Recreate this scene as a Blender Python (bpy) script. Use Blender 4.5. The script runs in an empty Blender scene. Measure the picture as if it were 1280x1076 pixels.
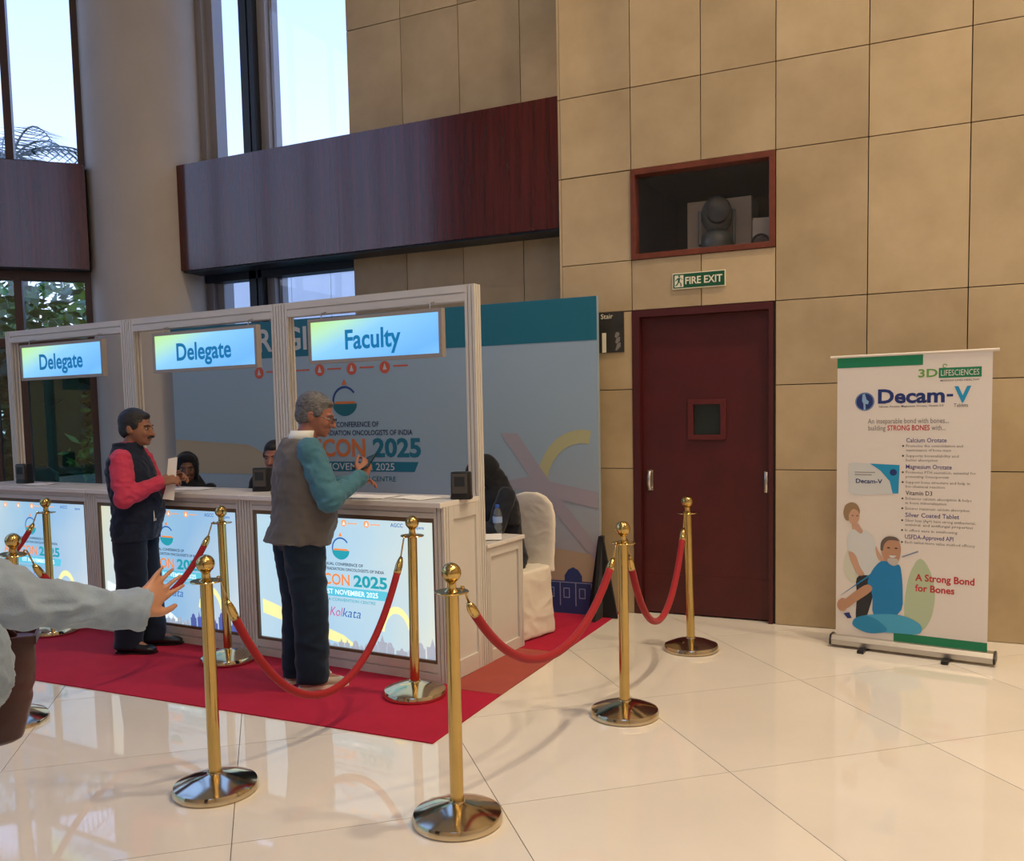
import bpy, bmesh, math, random
from mathutils import Vector, Matrix, noise
random.seed(7)
R = math.radians
sc = bpy.context.scene
col = sc.collection

# ------------------------------------------------------------------ camera
F_PX, PITCH, ROLL, YAW, CAM_H, CY = 1102.5, -.0743, -.0206, -.4384, 1.5308, 596.43
_f = Vector((math.sin(YAW), math.cos(YAW), 0)); _r = Vector((math.cos(YAW), -math.sin(YAW), 0)); _z = Vector((0, 0, 1))
_fw = _f*math.cos(PITCH) + _z*math.sin(PITCH); _u = _z*math.cos(PITCH) - _f*math.sin(PITCH)
_rr = _r*math.cos(ROLL) + _u*math.sin(ROLL); _uu = _u*math.cos(ROLL) - _r*math.sin(ROLL)
cd = bpy.data.cameras.new('camera'); cam = bpy.data.objects.new('camera', cd); col.objects.link(cam)
cd.sensor_width = 36; cd.sensor_fit = 'HORIZONTAL'; cd.lens = F_PX*36/1280; cd.shift_y = (CY-538)/1280; cd.clip_start = .02; cd.clip_end = 300
M = Matrix((_rr, _uu, -_fw)).transposed().to_4x4(); M.translation = (0, 0, CAM_H); cam.matrix_world = M
sc.camera = cam

# ------------------------------------------------------------------ light
sc.view_settings.view_transform = 'Standard'; sc.view_settings.look = 'None'
sc.view_settings.gamma = 1; sc.view_settings.use_curve_mapping = False
sc.view_settings.exposure = 0.0
sc.cycles.max_bounces = 7; sc.cycles.diffuse_bounces = 4; sc.cycles.glossy_bounces = 4; sc.cycles.transparent_max_bounces = 12; sc.cycles.sample_clamp_indirect = 6
w = bpy.data.worlds.new('sky'); sc.world = w; w.use_nodes = True
nt = w.node_tree; bg = nt.nodes['Background']
tc = nt.nodes.new('ShaderNodeTexCoord'); sp = nt.nodes.new('ShaderNodeSeparateXYZ'); cr = nt.nodes.new('ShaderNodeValToRGB')
nt.links.new(tc.outputs['Generated'], sp.inputs[0]); nt.links.new(sp.outputs['Z'], cr.inputs[0]); nt.links.new(cr.outputs[0], bg.inputs[0])
cr.color_ramp.elements[0].position = 0.0; cr.color_ramp.elements[0].color = (.50, .58, .72, 1)
cr.color_ramp.elements[1].position = .6; cr.color_ramp.elements[1].color = (.20, .36, .84, 1)
bg.inputs[1].default_value = 2.6

def lamp(name, kind, loc, energy, color, size=.5, target=None, spot=None, blend=.5):
    d = bpy.data.lights.new(name, kind); d.energy = energy; d.color = color
    if kind == 'AREA': d.shape = 'DISK'; d.size = size
    else: d.shadow_soft_size = size
    if spot: d.spot_size = R(spot); d.spot_blend = blend
    o = bpy.data.objects.new(name, d); col.objects.link(o); o.location = loc
    if target is not None: o.rotation_euler = (Vector(target)-Vector(loc)).to_track_quat('-Z', 'Y').to_euler()
    return o
CZ = 9.0          # ceiling height
WARM = (1.0, .79, .54)
for x, pw_ in ((-2.0, 8), (1.0, 73), (4.0, 73)):
    for y in (-4.4, -1.2, 2.0, 4.6):
        o_ = lamp('ceiling_downlight', 'AREA', (x, y, CZ-.08), pw_*(2.2 if y > 4 else .75), WARM, .4); o_.data.spread = R(135)
lamp('corner_spotlight', 'SPOT', (-2.55, 5.2, 8.2), 420, (1, .70, .40), .04, (-2.62, 6.36, 3.75), 15, .9)

# ------------------------------------------------------------------ materials
MATS = {}
def mat(name, c, rough=.5, metal=0, var=0, scale=8, bump=0, bscale=60, coat=0, spec=.5, emit=None, es=0, rnd=0, stretch=None, sheen=0, c2=None, trans=0):
    if name in MATS: return MATS[name]
    m = bpy.data.materials.new(name); m.use_nodes = True; MATS[name] = m
    t = m.node_tree; b = t.nodes['Principled BSDF']
    b.inputs['Base Color'].default_value = (*c, 1); b.inputs['Roughness'].default_value = rough; b.inputs['Metallic'].default_value = metal
    b.inputs['Specular IOR Level'].default_value = spec
    if coat: b.inputs['Coat Weight'].default_value = coat; b.inputs['Coat Roughness'].default_value = .08
    if sheen: b.inputs['Sheen Weight'].default_value = sheen; b.inputs['Sheen Roughness'].default_value = .4
    if emit: b.inputs['Emission Color'].default_value = (*emit, 1); b.inputs['Emission Strength'].default_value = es
    if trans: b.inputs['Transmission Weight'].default_value = trans
    tcn = t.nodes.new('ShaderNodeTexCoord'); src = tcn.outputs['Object']
    if stretch:
        mp = t.nodes.new('ShaderNodeMapping'); mp.inputs['Scale'].default_value = stretch; t.links.new(src, mp.inputs[0]); src = mp.outputs[0]
    if var or rnd:
        n = t.nodes.new('ShaderNodeTexNoise'); n.inputs['Scale'].default_value = scale; n.inputs['Detail'].default_value = 6; n.inputs['Roughness'].default_value = .6
        if rnd:
            oi = t.nodes.new('ShaderNodeObjectInfo'); ad = t.nodes.new('ShaderNodeVectorMath'); ad.operation = 'ADD'
            mu = t.nodes.new('ShaderNodeMath'); mu.operation = 'MULTIPLY'; mu.inputs[1].default_value = 37.0
            t.links.new(oi.outputs['Random'], mu.inputs[0]); t.links.new(src, ad.inputs[0]); t.links.new(mu.outputs[0], ad.inputs[1]); src2 = ad.outputs[0]
        else: src2 = src
        t.links.new(src2, n.inputs['Vector'])
        rp = t.nodes.new('ShaderNodeValToRGB'); t.links.new(n.outputs['Fac'], rp.inputs[0])
        rp.color_ramp.elements[0].position = .32; rp.color_ramp.elements[1].position = .68
        lo = [max(0, x*(1-var)) for x in c]; hi = list(c2) if c2 else [min(1, x*(1+var*.7)) for x in c]
        rp.color_ramp.elements[0].color = (*lo, 1); rp.color_ramp.elements[1].color = (*hi, 1)
        out = rp.outputs[0]
        if rnd:
            hs = t.nodes.new('ShaderNodeHueSaturation'); ma = t.nodes.new('ShaderNodeMapRange')
            ma.inputs['To Min'].default_value = 1-rnd; ma.inputs['To Max'].default_value = 1+rnd
            t.links.new(oi.outputs['Random'], ma.inputs['Value']); t.links.new(ma.outputs[0], hs.inputs['Value']); t.links.new(out, hs.inputs['Color']); out = hs.outputs[0]
        t.links.new(out, b.inputs['Base Color'])
    if bump:
        n2 = t.nodes.new('ShaderNodeTexNoise'); n2.inputs['Scale'].default_value = bscale; n2.inputs['Detail'].default_value = 4
        t.links.new(src, n2.inputs['Vector']); bp = t.nodes.new('ShaderNodeBump'); bp.inputs['Strength'].default_value = bump; bp.inputs['Distance'].default_value = .01
        t.links.new(n2.outputs['Fac'], bp.inputs['Height']); t.links.new(bp.outputs[0], b.inputs['Normal'])
    return m
def glass(name, tint=(1, 1, 1), base=.04):
    if name in MATS: return MATS[name]
    m = bpy.data.materials.new(name); m.use_nodes = True; MATS[name] = m
    t = m.node_tree; t.nodes.clear()
    o = t.nodes.new('ShaderNodeOutputMaterial'); mx = t.nodes.new('ShaderNodeMixShader'); tr = t.nodes.new('ShaderNodeBsdfTransparent'); gl = t.nodes.new('ShaderNodeBsdfGlossy'); fr = t.nodes.new('ShaderNodeLayerWeight')
    fr.inputs['Blend'].default_value = .5; pw_ = t.nodes.new('ShaderNodeMath'); pw_.operation = 'POWER'; pw_.inputs[1].default_value = 5; ma = t.nodes.new('ShaderNodeMath'); ma.operation = 'MULTIPLY_ADD'; ma.inputs[1].default_value = 1-base; ma.inputs[2].default_value = base
    tr.inputs[0].default_value = (*tint, 1); gl.inputs['Roughness'].default_value = .01
    t.links.new(fr.outputs['Facing'], pw_.inputs[0]); t.links.new(pw_.outputs[0], ma.inputs[0]); t.links.new(ma.outputs[0], mx.inputs[0]); t.links.new(tr.outputs[0], mx.inputs[1]); t.links.new(gl.outputs[0], mx.inputs[2]); t.links.new(mx.outputs[0], o.inputs[0])
    return m
def lit(name, stops, strength, direction=(1, 0, .6), off=0, scl=1, wob=.25):
    # an illuminated print: colour runs across the panel with soft wobble
    m = bpy.data.materials.new(name); m.use_nodes = True; MATS[name] = m
    t = m.node_tree; b = t.nodes['Principled BSDF']; b.inputs['Roughness'].default_value = .35
    tcn = t.nodes.new('ShaderNodeTexCoord'); dp = t.nodes.new('ShaderNodeVectorMath'); dp.operation = 'DOT_PRODUCT'; dp.inputs[1].default_value = direction
    n = t.nodes.new('ShaderNodeTexNoise'); n.inputs['Scale'].default_value = 2.2; n.inputs['Detail'].default_value = 1.5
    t.links.new(tcn.outputs['Object'], dp.inputs[0]); t.links.new(tcn.outputs['Object'], n.inputs['Vector'])
    a = t.nodes.new('ShaderNodeMath'); a.operation = 'MULTIPLY_ADD'; a.inputs[1].default_value = wob; a.inputs[2].default_value = -wob/2; t.links.new(n.outputs['Fac'], a.inputs[0])
    s = t.nodes.new('ShaderNodeMath'); s.operation = 'MULTIPLY_ADD'; s.inputs[1].default_value = scl; s.inputs[2].default_value = off; t.links.new(dp.outputs['Value'], s.inputs[0])
    q = t.nodes.new('ShaderNodeMath'); q.operation = 'ADD'; t.links.new(a.outputs[0], q.inputs[0]); t.links.new(s.outputs[0], q.inputs[1])
    rp = t.nodes.new('ShaderNodeValToRGB'); t.links.new(q.outputs[0], rp.inputs[0])
    els = rp.color_ramp.elements
    while len(els) < len(stops): els.new(.5)
    for e_, (p, c) in zip(els, stops): e_.position = p; e_.color = (*c, 1)
    if not strength: t.links.new(rp.outputs[0], b.inputs['Base Color'])
    else: b.inputs['Base Color'].default_value = (.10, .12, .14, 1)
    if strength: t.links.new(rp.outputs[0], b.inputs['Emission Color']); b.inputs['Emission Strength'].default_value = strength
    return m

STONE = mat('sandstone', (.45, .335, .185),   .5, var=.15, scale=1.7, rnd=.09, bump=.05, bscale=30, c2=(.50, .385, .23))
JOINT = mat('dark_joint', (.05, .038, .025), .9)
TILE = mat('polished_cream_tile', (.70, .66, .595), .032, var=.05, scale=1.3, rnd=.02, spec=.75)
GROUT = mat('grout', (.16, .14, .115), .9)
FASCIA = mat('varnished_mahogany', (.066, .008, .006), .16, var=.45, scale=3.0, stretch=(9, 9, .35), coat=.50, spec=.5)
PLASTER = mat('grey_beige_paint', (.41, .385, .365), .55, var=.06, scale=2)
PAINT = mat('warm_wall_paint', (.52, .44, .34), .7)
CEIL = mat('ceiling_paint', (.72, .68, .62), .8)
BROWNF = mat('brown_window_frame', (.045, .022, .02), .4)
DARKF = mat('dark_window_frame', (.012, .018, .028), .4)
GREYF = mat('grey_window_frame', (.28, .27, .29), .45)
PANE = glass('window_glass')
PANET = glass('tinted_window_glass', (.55, .68, .66), .06)
DOORM = mat('maroon_door_paint', (.072, .0065, .0075), .38, var=.18, scale=4, bump=.03, bscale=20)
DOORF = mat('maroon_frame_paint', (.065, .007, .008), .4)
WOODF = mat('red_brown_wood', (.15, .035, .016), .38, var=.25, scale=4, stretch=(3, 3, 3))
WHITEP = mat('cream_white_laminate', (.64, .615, .575), .38, var=.03, scale=5)
WHITET = mat('glossy_white_top', (.76, .73, .69), .22)
BRASS = mat('polished_brass', (.58, .41, .15), .13, metal=1, var=.10, scale=6)
BRASSB = mat('brass_base', (.64, .54, .37), .12, metal=1, var=.08, scale=5)
ROPE = mat('red_velvet', (.30, .003, .009), .8, sheen=.12, bump=.12, bscale=160)
CARPET = mat('red_carpet', (.39, .010, .038), .95, var=.10, scale=5, bump=.25, bscale=420, sheen=.05, spec=.15)
CARPET2 = mat('faded_red_carpet', (.34, .075, .062), .9, var=.08, scale=5, bump=.2, bscale=420, spec=.15)
BLACK = mat('black_plastic', (.006, .006, .008), .35)
BLACKC = mat('black_cloth', (.008, .008, .010), .9, sheen=.1)
STEEL = mat('brushed_steel', (.55, .53, .5), .35, metal=1)
ALU = mat('banner_aluminium', (.50, .47, .43), .38, metal=.8)
WHITE = mat('white_paper', (.82, .81, .78), .6)

# ------------------------------------------------------------------ builders
class B:
    """collects shapes in one mesh"""
    def __init__(s): s.v = []; s.f = []; s.mi = []; s.k = 0
    def add(s, vs, fs):
        o = len(s.v); s.v += [tuple(p) for p in vs]; s.f += [tuple(i+o for i in f) for f in fs]; s.mi += [s.k]*len(fs)
    def box(s, x0, x1, y0, y1, z0, z1):
        s.add([(x, y, z) for z in (z0, z1) for y in (y0, y1) for x in (x0, x1)],
              [(0, 2, 3, 1), (4, 5, 7, 6), (0, 1, 5, 4), (2, 6, 7, 3), (0, 4, 6, 2), (1, 3, 7, 5)])
    def obox(s, c, ax, ay, az):
        c = Vector(c); ax, ay, az = Vector(ax), Vector(ay), Vector(az)
        s.add([c+ax*i+ay*j+az*k for k in (-1, 1) for j in (-1, 1) for i in (-1, 1)],
              [(0, 2, 3, 1), (4, 5, 7, 6), (0, 1, 5, 4), (2, 6, 7, 3), (0, 4, 6, 2), (1, 3, 7, 5)])
    def prism(s, poly, vec, frame=None):
        # polygon points (3D), extruded by vec
        n = len(poly); a = [Vector(p) for p in poly]; b = [p+Vector(vec) for p in a]
        s.add(a+b, [tuple(range(n-1, -1, -1)), tuple(range(n, 2*n))]+[(i, (i+1) % n, n+(i+1) % n, n+i) for i in range(n)])
    def lathe(s, prof, c=(0, 0, 0), seg=32, axis=None):
        # profile of (r, z) bottom to top
        c = Vector(c); vs = []; fs = []
        q = Vector(axis).normalized().to_track_quat('Z', 'Y') if axis is not None else None
        for r, z in prof:
            for k in range(seg):
                a = 2*math.pi*k/seg; p = Vector((r*math.cos(a), r*math.sin(a), z))
                if q: p = q @ p
                vs.append(c+p)
        for i in range(len(prof)-1):
            for k in range(seg): fs.append((i*seg+k, i*seg+(k+1) % seg, (i+1)*seg+(k+1) % seg, (i+1)*seg+k))
        fs.append(tuple(range(seg-1, -1, -1))); n = len(prof)-1; fs.append(tuple(n*seg+k for k in range(seg)))
        s.add(vs, fs)
    def tube(s, pts, r, seg=10, rr=None):
        pts = [Vector(p) for p in pts]; vs = []; fs = []; n = len(pts)
        t0 = (pts[1]-pts[0]).normalized(); up = Vector((0, 0, 1)) if abs(t0.z) < .9 else Vector((1, 0, 0)); side = t0.cross(up).normalized()
        for i, p in enumerate(pts):
            t = (pts[min(i+1, n-1)]-pts[max(i-1, 0)]).normalized()
            side = (side-t*side.dot(t)).normalized(); nn = side.cross(t)
            ra = rr[i] if rr else r
            for k in range(seg):
                a = 2*math.pi*k/seg; vs.append(p+side*math.cos(a)*ra+nn*math.sin(a)*ra)
        for i in range(n-1):
            for k in range(seg): fs.append((i*seg+k, i*seg+(k+1) % seg, (i+1)*seg+(k+1) % seg, (i+1)*seg+k))
        fs.append(tuple(range(seg-1, -1, -1))); fs.append(tuple((n-1)*seg+k for k in range(seg)))
        s.add(vs, fs)
    def ell(s, c, rad, rot=None, nu=20, nv=12):
        c = Vector(c); vs = []; fs = []
        def P(x, y, z):
            p = Vector((x*rad[0], y*rad[1], z*rad[2]))
            return c+(rot @ p if rot else p)
        vs.append(P(0, 0, -1))
        for i in range(1, nv):
            a = -math.pi/2+math.pi*i/nv
            for k in range(nu):
                b = 2*math.pi*k/nu; vs.append(P(math.cos(a)*math.cos(b), math.cos(a)*math.sin(b), math.sin(a)))
        vs.append(P(0, 0, 1)); L = len(vs)-1
        for k in range(nu):
            fs.append((0, 1+(k+1) % nu, 1+k)); o = 1+(nv-2)*nu; fs.append((L, o+k, o+(k+1) % nu))
        for i in range(nv-2):
            for k in range(nu):
                a = 1+i*nu+k; b = 1+i*nu+(k+1) % nu; fs.append((a, b, b+nu, a+nu))
        s.add(vs, fs)
    def cap(s, a, b, ra, rb, seg=14):
        a, b = Vector(a), Vector(b); s.tube([a, b], ra, seg, [ra, rb]); s.ell(a, (ra,)*3, None, 12, 8); s.ell(b, (rb,)*3, None, 12, 8)
    def limb(s, pts, rr, seg=14):
        for i in range(len(pts)-1): s.cap(pts[i], pts[i+1], rr[i], rr[i+1], seg)
    def loft(s, rings, seg=28, power=2.0):
        # rings: (centre, half-axis vector a, half-axis vector b)
        vs = []; fs = []; n = len(rings)
        for c, a, b in rings:
            c, a, b = Vector(c), Vector(a), Vector(b)
            for k in range(seg):
                t = 2*math.pi*k/seg; ct, st = math.cos(t), math.sin(t)
                ct = math.copysign(abs(ct)**(2/power), ct); st = math.copysign(abs(st)**(2/power), st)
                vs.append(c+a*ct+b*st)
        for i in range(n-1):
            for k in range(seg): fs.append((i*seg+k, i*seg+(k+1) % seg, (i+1)*seg+(k+1) % seg, (i+1)*seg+k))
        fs.append(tuple(range(seg-1, -1, -1))); fs.append(tuple((n-1)*seg+k for k in range(seg)))
        s.add(vs, fs)
    def mesh(s, name='m'):
        m = bpy.data.meshes.new(name); m.from_pydata(s.v, [], s.f); m.update()
        bm = bmesh.new(); bm.from_mesh(m); bmesh.ops.recalc_face_normals(bm, faces=bm.faces); bm.to_mesh(m); bm.free()
        for p, i in zip(m.polygons, s.mi): p.material_index = i
        return m
    def build(s, name, material, parent=None, smooth=False, bevel=0, angle=None):
        m = s.mesh(name)
        if bevel:
            bm = bmesh.new(); bm.from_mesh(m)
            bmesh.ops.bevel(bm, geom=[e for e in bm.edges if len(e.link_faces) == 2 and e.calc_face_angle(0) > .5], offset=bevel, segments=2, affect='EDGES', profile=.5)
            bm.to_mesh(m); bm.free()
        return obj(name, m, material, parent, smooth)
def obj(name, m, material, parent=None, smooth=False):
    for mm in (material if isinstance(material, (list, tuple)) else [material]):
        if mm is not None and mm.name not in [x.name for x in m.materials if x]: m.materials.append(mm)
    if smooth:
        for p in m.polygons: p.use_smooth = True
        if smooth == 'angle': 
            try: m.set_sharp_from_angle(angle=R(35))
            except Exception: pass
    o = bpy.data.objects.new(name, m); col.objects.link(o)
    if parent: o.parent = parent
    return o
def tag(o, label=None, cat=None, group=None, kind=None):
    if label: o['label'] = label
    if cat: o['category'] = cat
    if group: o['group'] = group
    if kind: o['kind'] = kind
    return o
def thing(name, label, cat, loc=(0, 0, 0), rotz=0, group=None, kind=None):
    o = bpy.data.objects.new(name, None); col.objects.link(o); o.location = loc; o.rotation_euler = (0, 0, rotz); o.empty_display_size = .1
    return tag(o, label, cat, group, kind)
def struct(name, loc=(0, 0, 0), rotz=0, label=None): return thing(name, label, None, loc, rotz, None, 'structure')
def copy_tree(o, parent=None):
    c = o.copy(); col.objects.link(c); c.parent = parent
    for ch in [x for x in bpy.data.objects if x.parent == o]: copy_tree(ch, c)
    return c
def box(name, material, parent, x0, x1, y0, y1, z0, z1, bevel=0):
    b = B(); b.box(x0, x1, y0, y1, z0, z1); return b.build(name, material, parent, bevel=bevel)
_TX = Matrix.Rotation(R(90), 4, 'X')
def text(s, h, material, parent, loc, align='CENTER', bold=0, width=None, name='lettering', res=3, shear=0, rotz=0):
    """flat lettering on a panel facing -Y; h is the capital height, loc is (x, y, z of the baseline)"""
    c = bpy.data.curves.new(name, 'FONT'); c.body = s; c.size = h/.70; c.align_x = 'LEFT'; c.resolution_u = res; c.offset = bold*h; c.shear = shear; c.fill_mode = 'FRONT'
    t = bpy.data.objects.new('t', c); col.objects.link(t)
    dg = bpy.context.evaluated_depsgraph_get(); m = bpy.data.meshes.new_from_object(t.evaluated_get(dg))
    bpy.data.objects.remove(t); bpy.data.curves.remove(c)
    m.name = name
    xs = [v.co.x for v in m.vertices]
    x0, x1 = min(xs), max(xs); k = width/(x1-x0) if width else 1; W = (x1-x0)*k
    ox = {'LEFT': 0, 'CENTER': -W/2, 'RIGHT': -W}[align]
    for v in m.vertices: v.co.x = (v.co.x-x0)*k+ox
    m.transform(_TX)
    o = obj(name, m, material, parent); o.location = loc
    return o
def flat(name, poly, y, material, parent):
    """flat print shape: polygon of (x, z) at depth y"""
    m = bpy.data.meshes.new(name); n = len(poly); m.from_pydata([(x, y, z) for x, z in poly], [], [tuple(range(n))]); m.update()
    if m.polygons[0].normal.y > 0: m.flip_normals()
    return obj(name, m, material, parent)
def ringpoly(cx, cz, r0, r1, a0, a1, n=28, sx=1):
    o = [(cx+sx*r1*math.cos(R(a0+(a1-a0)*i/n)), cz+r1*math.sin(R(a0+(a1-a0)*i/n))) for i in range(n+1)]
    return o+[(cx+sx*r0*math.cos(R(a1+(a0-a1)*i/n)), cz+r0*math.sin(R(a1+(a0-a1)*i/n))) for i in range(n+1)]
def ringflat(name, cx, cz, r0, r1, a0, a1, y, material, parent, n=28, sx=1):
    P = ringpoly(cx, cz, r0, r1, a0, a1, n, sx); m = bpy.data.meshes.new(name); L = 2*n+1
    m.from_pydata([(x, y, z) for x, z in P], [], [(i, i+1, L-i-1, L-i) for i in range(n)]); m.update()
    if m.polygons[0].normal.y > 0: m.flip_normals()
    return obj(name, m, material, parent)
def discpoly(cx, cz, r, n=24, sx=1): return [(cx+sx*r*math.cos(2*math.pi*i/n), cz+r*math.sin(2*math.pi*i/n)) for i in range(n)]
def clip(poly, planes):
    for (a, b, c) in planes:            # keep a*x + b*y <= c
        out = []
        for i in range(len(poly)):
            p, q = poly[i], poly[(i+1) % len(poly)]; dp, dq = a*p[0]+b*p[1]-c, a*q[0]+b*q[1]-c
            if dp <= 0: out.append(p)
            if dp*dq < 0: t = dp/(dp-dq); out.append((p[0]+t*(q[0]-p[0]), p[1]+t*(q[1]-p[1])))
        poly = out
        if len(poly) < 3: return []
    return poly

# ------------------------------------------------------------------ floor
FP0 = Vector((-7.05, 5.89)); FD = Vector((.708, .706)); FN = Vector((-.706, .708))     # slanted glass facade: end point, direction, outward normal
YW, YL = 6.31, 6.60                                                                       # stone wall planes
fl = struct('floor')
fpl = [(0, 1, 6.62), (1, 0, 6.0), (0, -1, 7.0), (-1, 0, 10.6), (FN.x, FN.y, FN.dot(FP0)+.05)]
base = clip([(-20, -20), (20, -20), (20, 20), (-20, 20)], fpl)
b = B(); b.prism([(x, y, -.06) for x, y in base], (0, 0, .056)); b.build('grout_bed', GROUT, fl)
TH, TS, TO = .7094, 1.0004, Vector((-3.5456, 3.8588))
E1 = Vector((math.cos(TH), math.sin(TH))); E2 = Vector((math.sin(TH), -math.cos(TH))); g_ = .0017
full = None
for i in range(-14, 15):
    for j in range(-14, 15):
        q = [TO+TS*(E1*(j+a)+E2*(i+c)) for a, c in ((0, 0), (1, 0), (1, 1), (0, 1))]
        cen = (q[0]+q[2])/2
        q = [p+(cen-p).normalized()*g_*1.414 for p in q]
        poly = clip([tuple(p) for p in q], fpl)
        if len(poly) < 3: continue
        ar = abs(sum(poly[k][0]*poly[(k+1) % len(poly)][1]-poly[(k+1) % len(poly)][0]*poly[k][1] for k in range(len(poly))))/2
        if ar < .004: continue
        if ar > .99 and full:
            o = bpy.data.objects.new('tile', full); col.objects.link(o); o.parent = fl; o.location = (cen.x, cen.y, 0)
        else:
            b = B(); b.prism([(x-cen.x, y-cen.y, -.004) for x, y in poly], (0, 0, .004)); o = b.build('tile', TILE, fl); o.location = (cen.x, cen.y, 0)
            if ar > .99: full = o.data

# ------------------------------------------------------------------ stone walls
ROWS = [0, 1.09, 1.676, 2.25, 3.26, 3.84, 4.85, 5.43, 6.44, 7.02, 8.03, 9.0]
def stone_panels(parent, xs, yface, holes, rows=ROWS):
    for i in range(len(xs)-1):
        for k in range(len(rows)-1):
            rects = [(xs[i], xs[i+1], rows[k], rows[k+1])]
            for hx0, hx1, hz0, hz1 in holes:
                nr = []
                for (a0, a1, c0, c1) in rects:
                    if a1 <= hx0+.001 or a0 >= hx1-.001 or c1 <= hz0+.001 or c0 >= hz1-.001: nr.append((a0, a1, c0, c1)); continue
                    if c0 < hz0: nr.append((a0, a1, c0, hz0))
                    if c1 > hz1: nr.append((a0, a1, hz1, c1))
                    if a0 < hx0: nr.append((a0, hx0, max(c0, hz0), min(c1, hz1)))
                    if a1 > hx1: nr.append((hx1, a1, max(c0, hz0), min(c1, hz1)))
                rects = nr
            for a0, a1, c0, c1 in rects:
                if a1-a0 < .02 or c1-c0 < .02: continue
                gp = .003; cx, cz = (a0+a1)/2, (c0+c1)/2
                o = box('panel', STONE, parent, a0+gp-cx, a1-gp-cx, -.02, 0, c0+gp-cz, c1-gp-cz, .0015); o.location = (cx, yface+.02+random.uniform(-.0008, .0008), cz)
wr = struct('wall_right')
DX0, DX1, DZ = -1.959, -.952, 2.248; NX0, NX1, NZ0, NZ1 = -1.959, -.94, 2.615, 3.258
b = B()
b.box(-2.503, DX0, YW+.02, YW+.3, 0, CZ); b.box(NX1, 6.0, YW+.02, YW+.3, 0, CZ); b.box(DX0, NX1, YW+.02, YW+.3, NZ1, CZ); b.box(DX0, NX1, YW+.02, YW+.3, DZ, NZ0)
b.box(DX1, NX1, YW+.02, YW+.3, 0, DZ)
b.build('backing', JOINT, wr)
xs = [-2.503, -1.957, -1.447, -.938, -.354, .236]+[.236+.59*k for k in range(1, 11)]; xs[-1] = 6.0
stone_panels(wr, xs, YW, [(DX0, DX1, 0, DZ), (NX0, NX1, NZ0, NZ1)])
for k in range(len(ROWS)-1): box('return_panel', STONE, wr, -2.521, -2.503, YW+.004, YL, ROWS[k]+.003, ROWS[k+1]-.003)
wl = struct('wall_left')
box('backing', JOINT, wl, -4.60, -2.52, YL+.02, YL+.3, 0, CZ)
stone_panels(wl, [-4.60, -4.05, -3.5, -2.95, -2.525], YL, [])
# plain walls and ceiling of the hall beyond the frame
wb = struct('wall_back')
for a_, c_, z0, z1 in ((-10.6, .2, 0, CZ), (3.2, 6.0, 0, CZ), (.2, 3.2, 8.7, CZ), (.2, 3.2, 0, 4.6)): box('wall_face', PAINT, wb, a_, c_, -7.2, -7.0, z0, z1)
we = struct('window_5')
for k in range(3):
    box('mullion', DARKF, we, .2+k, .25+k, -7.15, -7.03, 4.6, 8.7); box('pane', PANE, we, .25+k, 1.2+k, -7.1, -7.094, 4.6, 8.7)
box('wall_face', PAINT, wb, -10.8, -10.6, -7.2, -6.25, 0, CZ)
ws = struct('wall_side'); box('wall_face', PAINT, ws, 6.0, 6.2, -7.2, 6.6, 0, CZ)
ce = struct('ceiling'); cp = clip([(-20, -20), (20, -20), (20, 20), (-20, 20)], [(0, 1, 7.0), (1, 0, 6.2), (0, -1, 7.2), (-1, 0, 10.8), (FN.x, FN.y, FN.dot(FP0)+.3)])
b = B(); b.prism([(x, y, CZ) for x, y in cp], (0, 0, .15)); b.build('ceiling_slab', CEIL, ce)

# ------------------------------------------------------------------ windows, fascias, column
win = struct('window_1')
FY0, FY1 = 6.66, 6.80
for (a, c, y0, y1, m_) in ((-6.60, -6.43, 6.62, 6.82, DARKF), (-6.43, -6.33, 6.70, 6.84, GREYF), (-6.33, -6.25, 6.76, 6.90, GREYF),
                           (-5.84, -5.755, 6.66, 6.84, DARKF), (-5.735, -5.69, 6.66, 6.84, DARKF), (-5.69, -5.60, 6.74, 6.86, GREYF), (-5.595, -5.56, 6.80, 6.88, GREYF)):
    box('mullion', m_, win, a, c, y0, y1, 0, CZ)
for z0, z1 in ((2.84, 2.93), (3.84, 3.93), (0, .08), (CZ-.1, CZ)):
    box('transom', DARKF, win, -6.60, -4.60, 6.66, 6.80, z0, z1)
for x0, x1 in ((-6.25, -5.84), (-5.56, -4.60)):
    for z0, z1 in ((.08, 2.84), (3.93, CZ-.1)):
        box('pane', PANE, win, x0, x1, 6.765, 6.771, z0, z1)
tr = struct('trim_1')      # mahogany fascia
xs = [-6.37, -5.45, -4.55, -3.62, -2.60, -2.508]
for i in range(len(xs)-1):
    box('panel', FASCIA, tr, xs[i]+.0008, xs[i+1]-.0008, 6.335, 6.36, 2.915, 3.885)
box('fascia_core', DARKF, tr, -6.365, -2.524, 6.36, 6.597, 2.90, 3.875)
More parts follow.
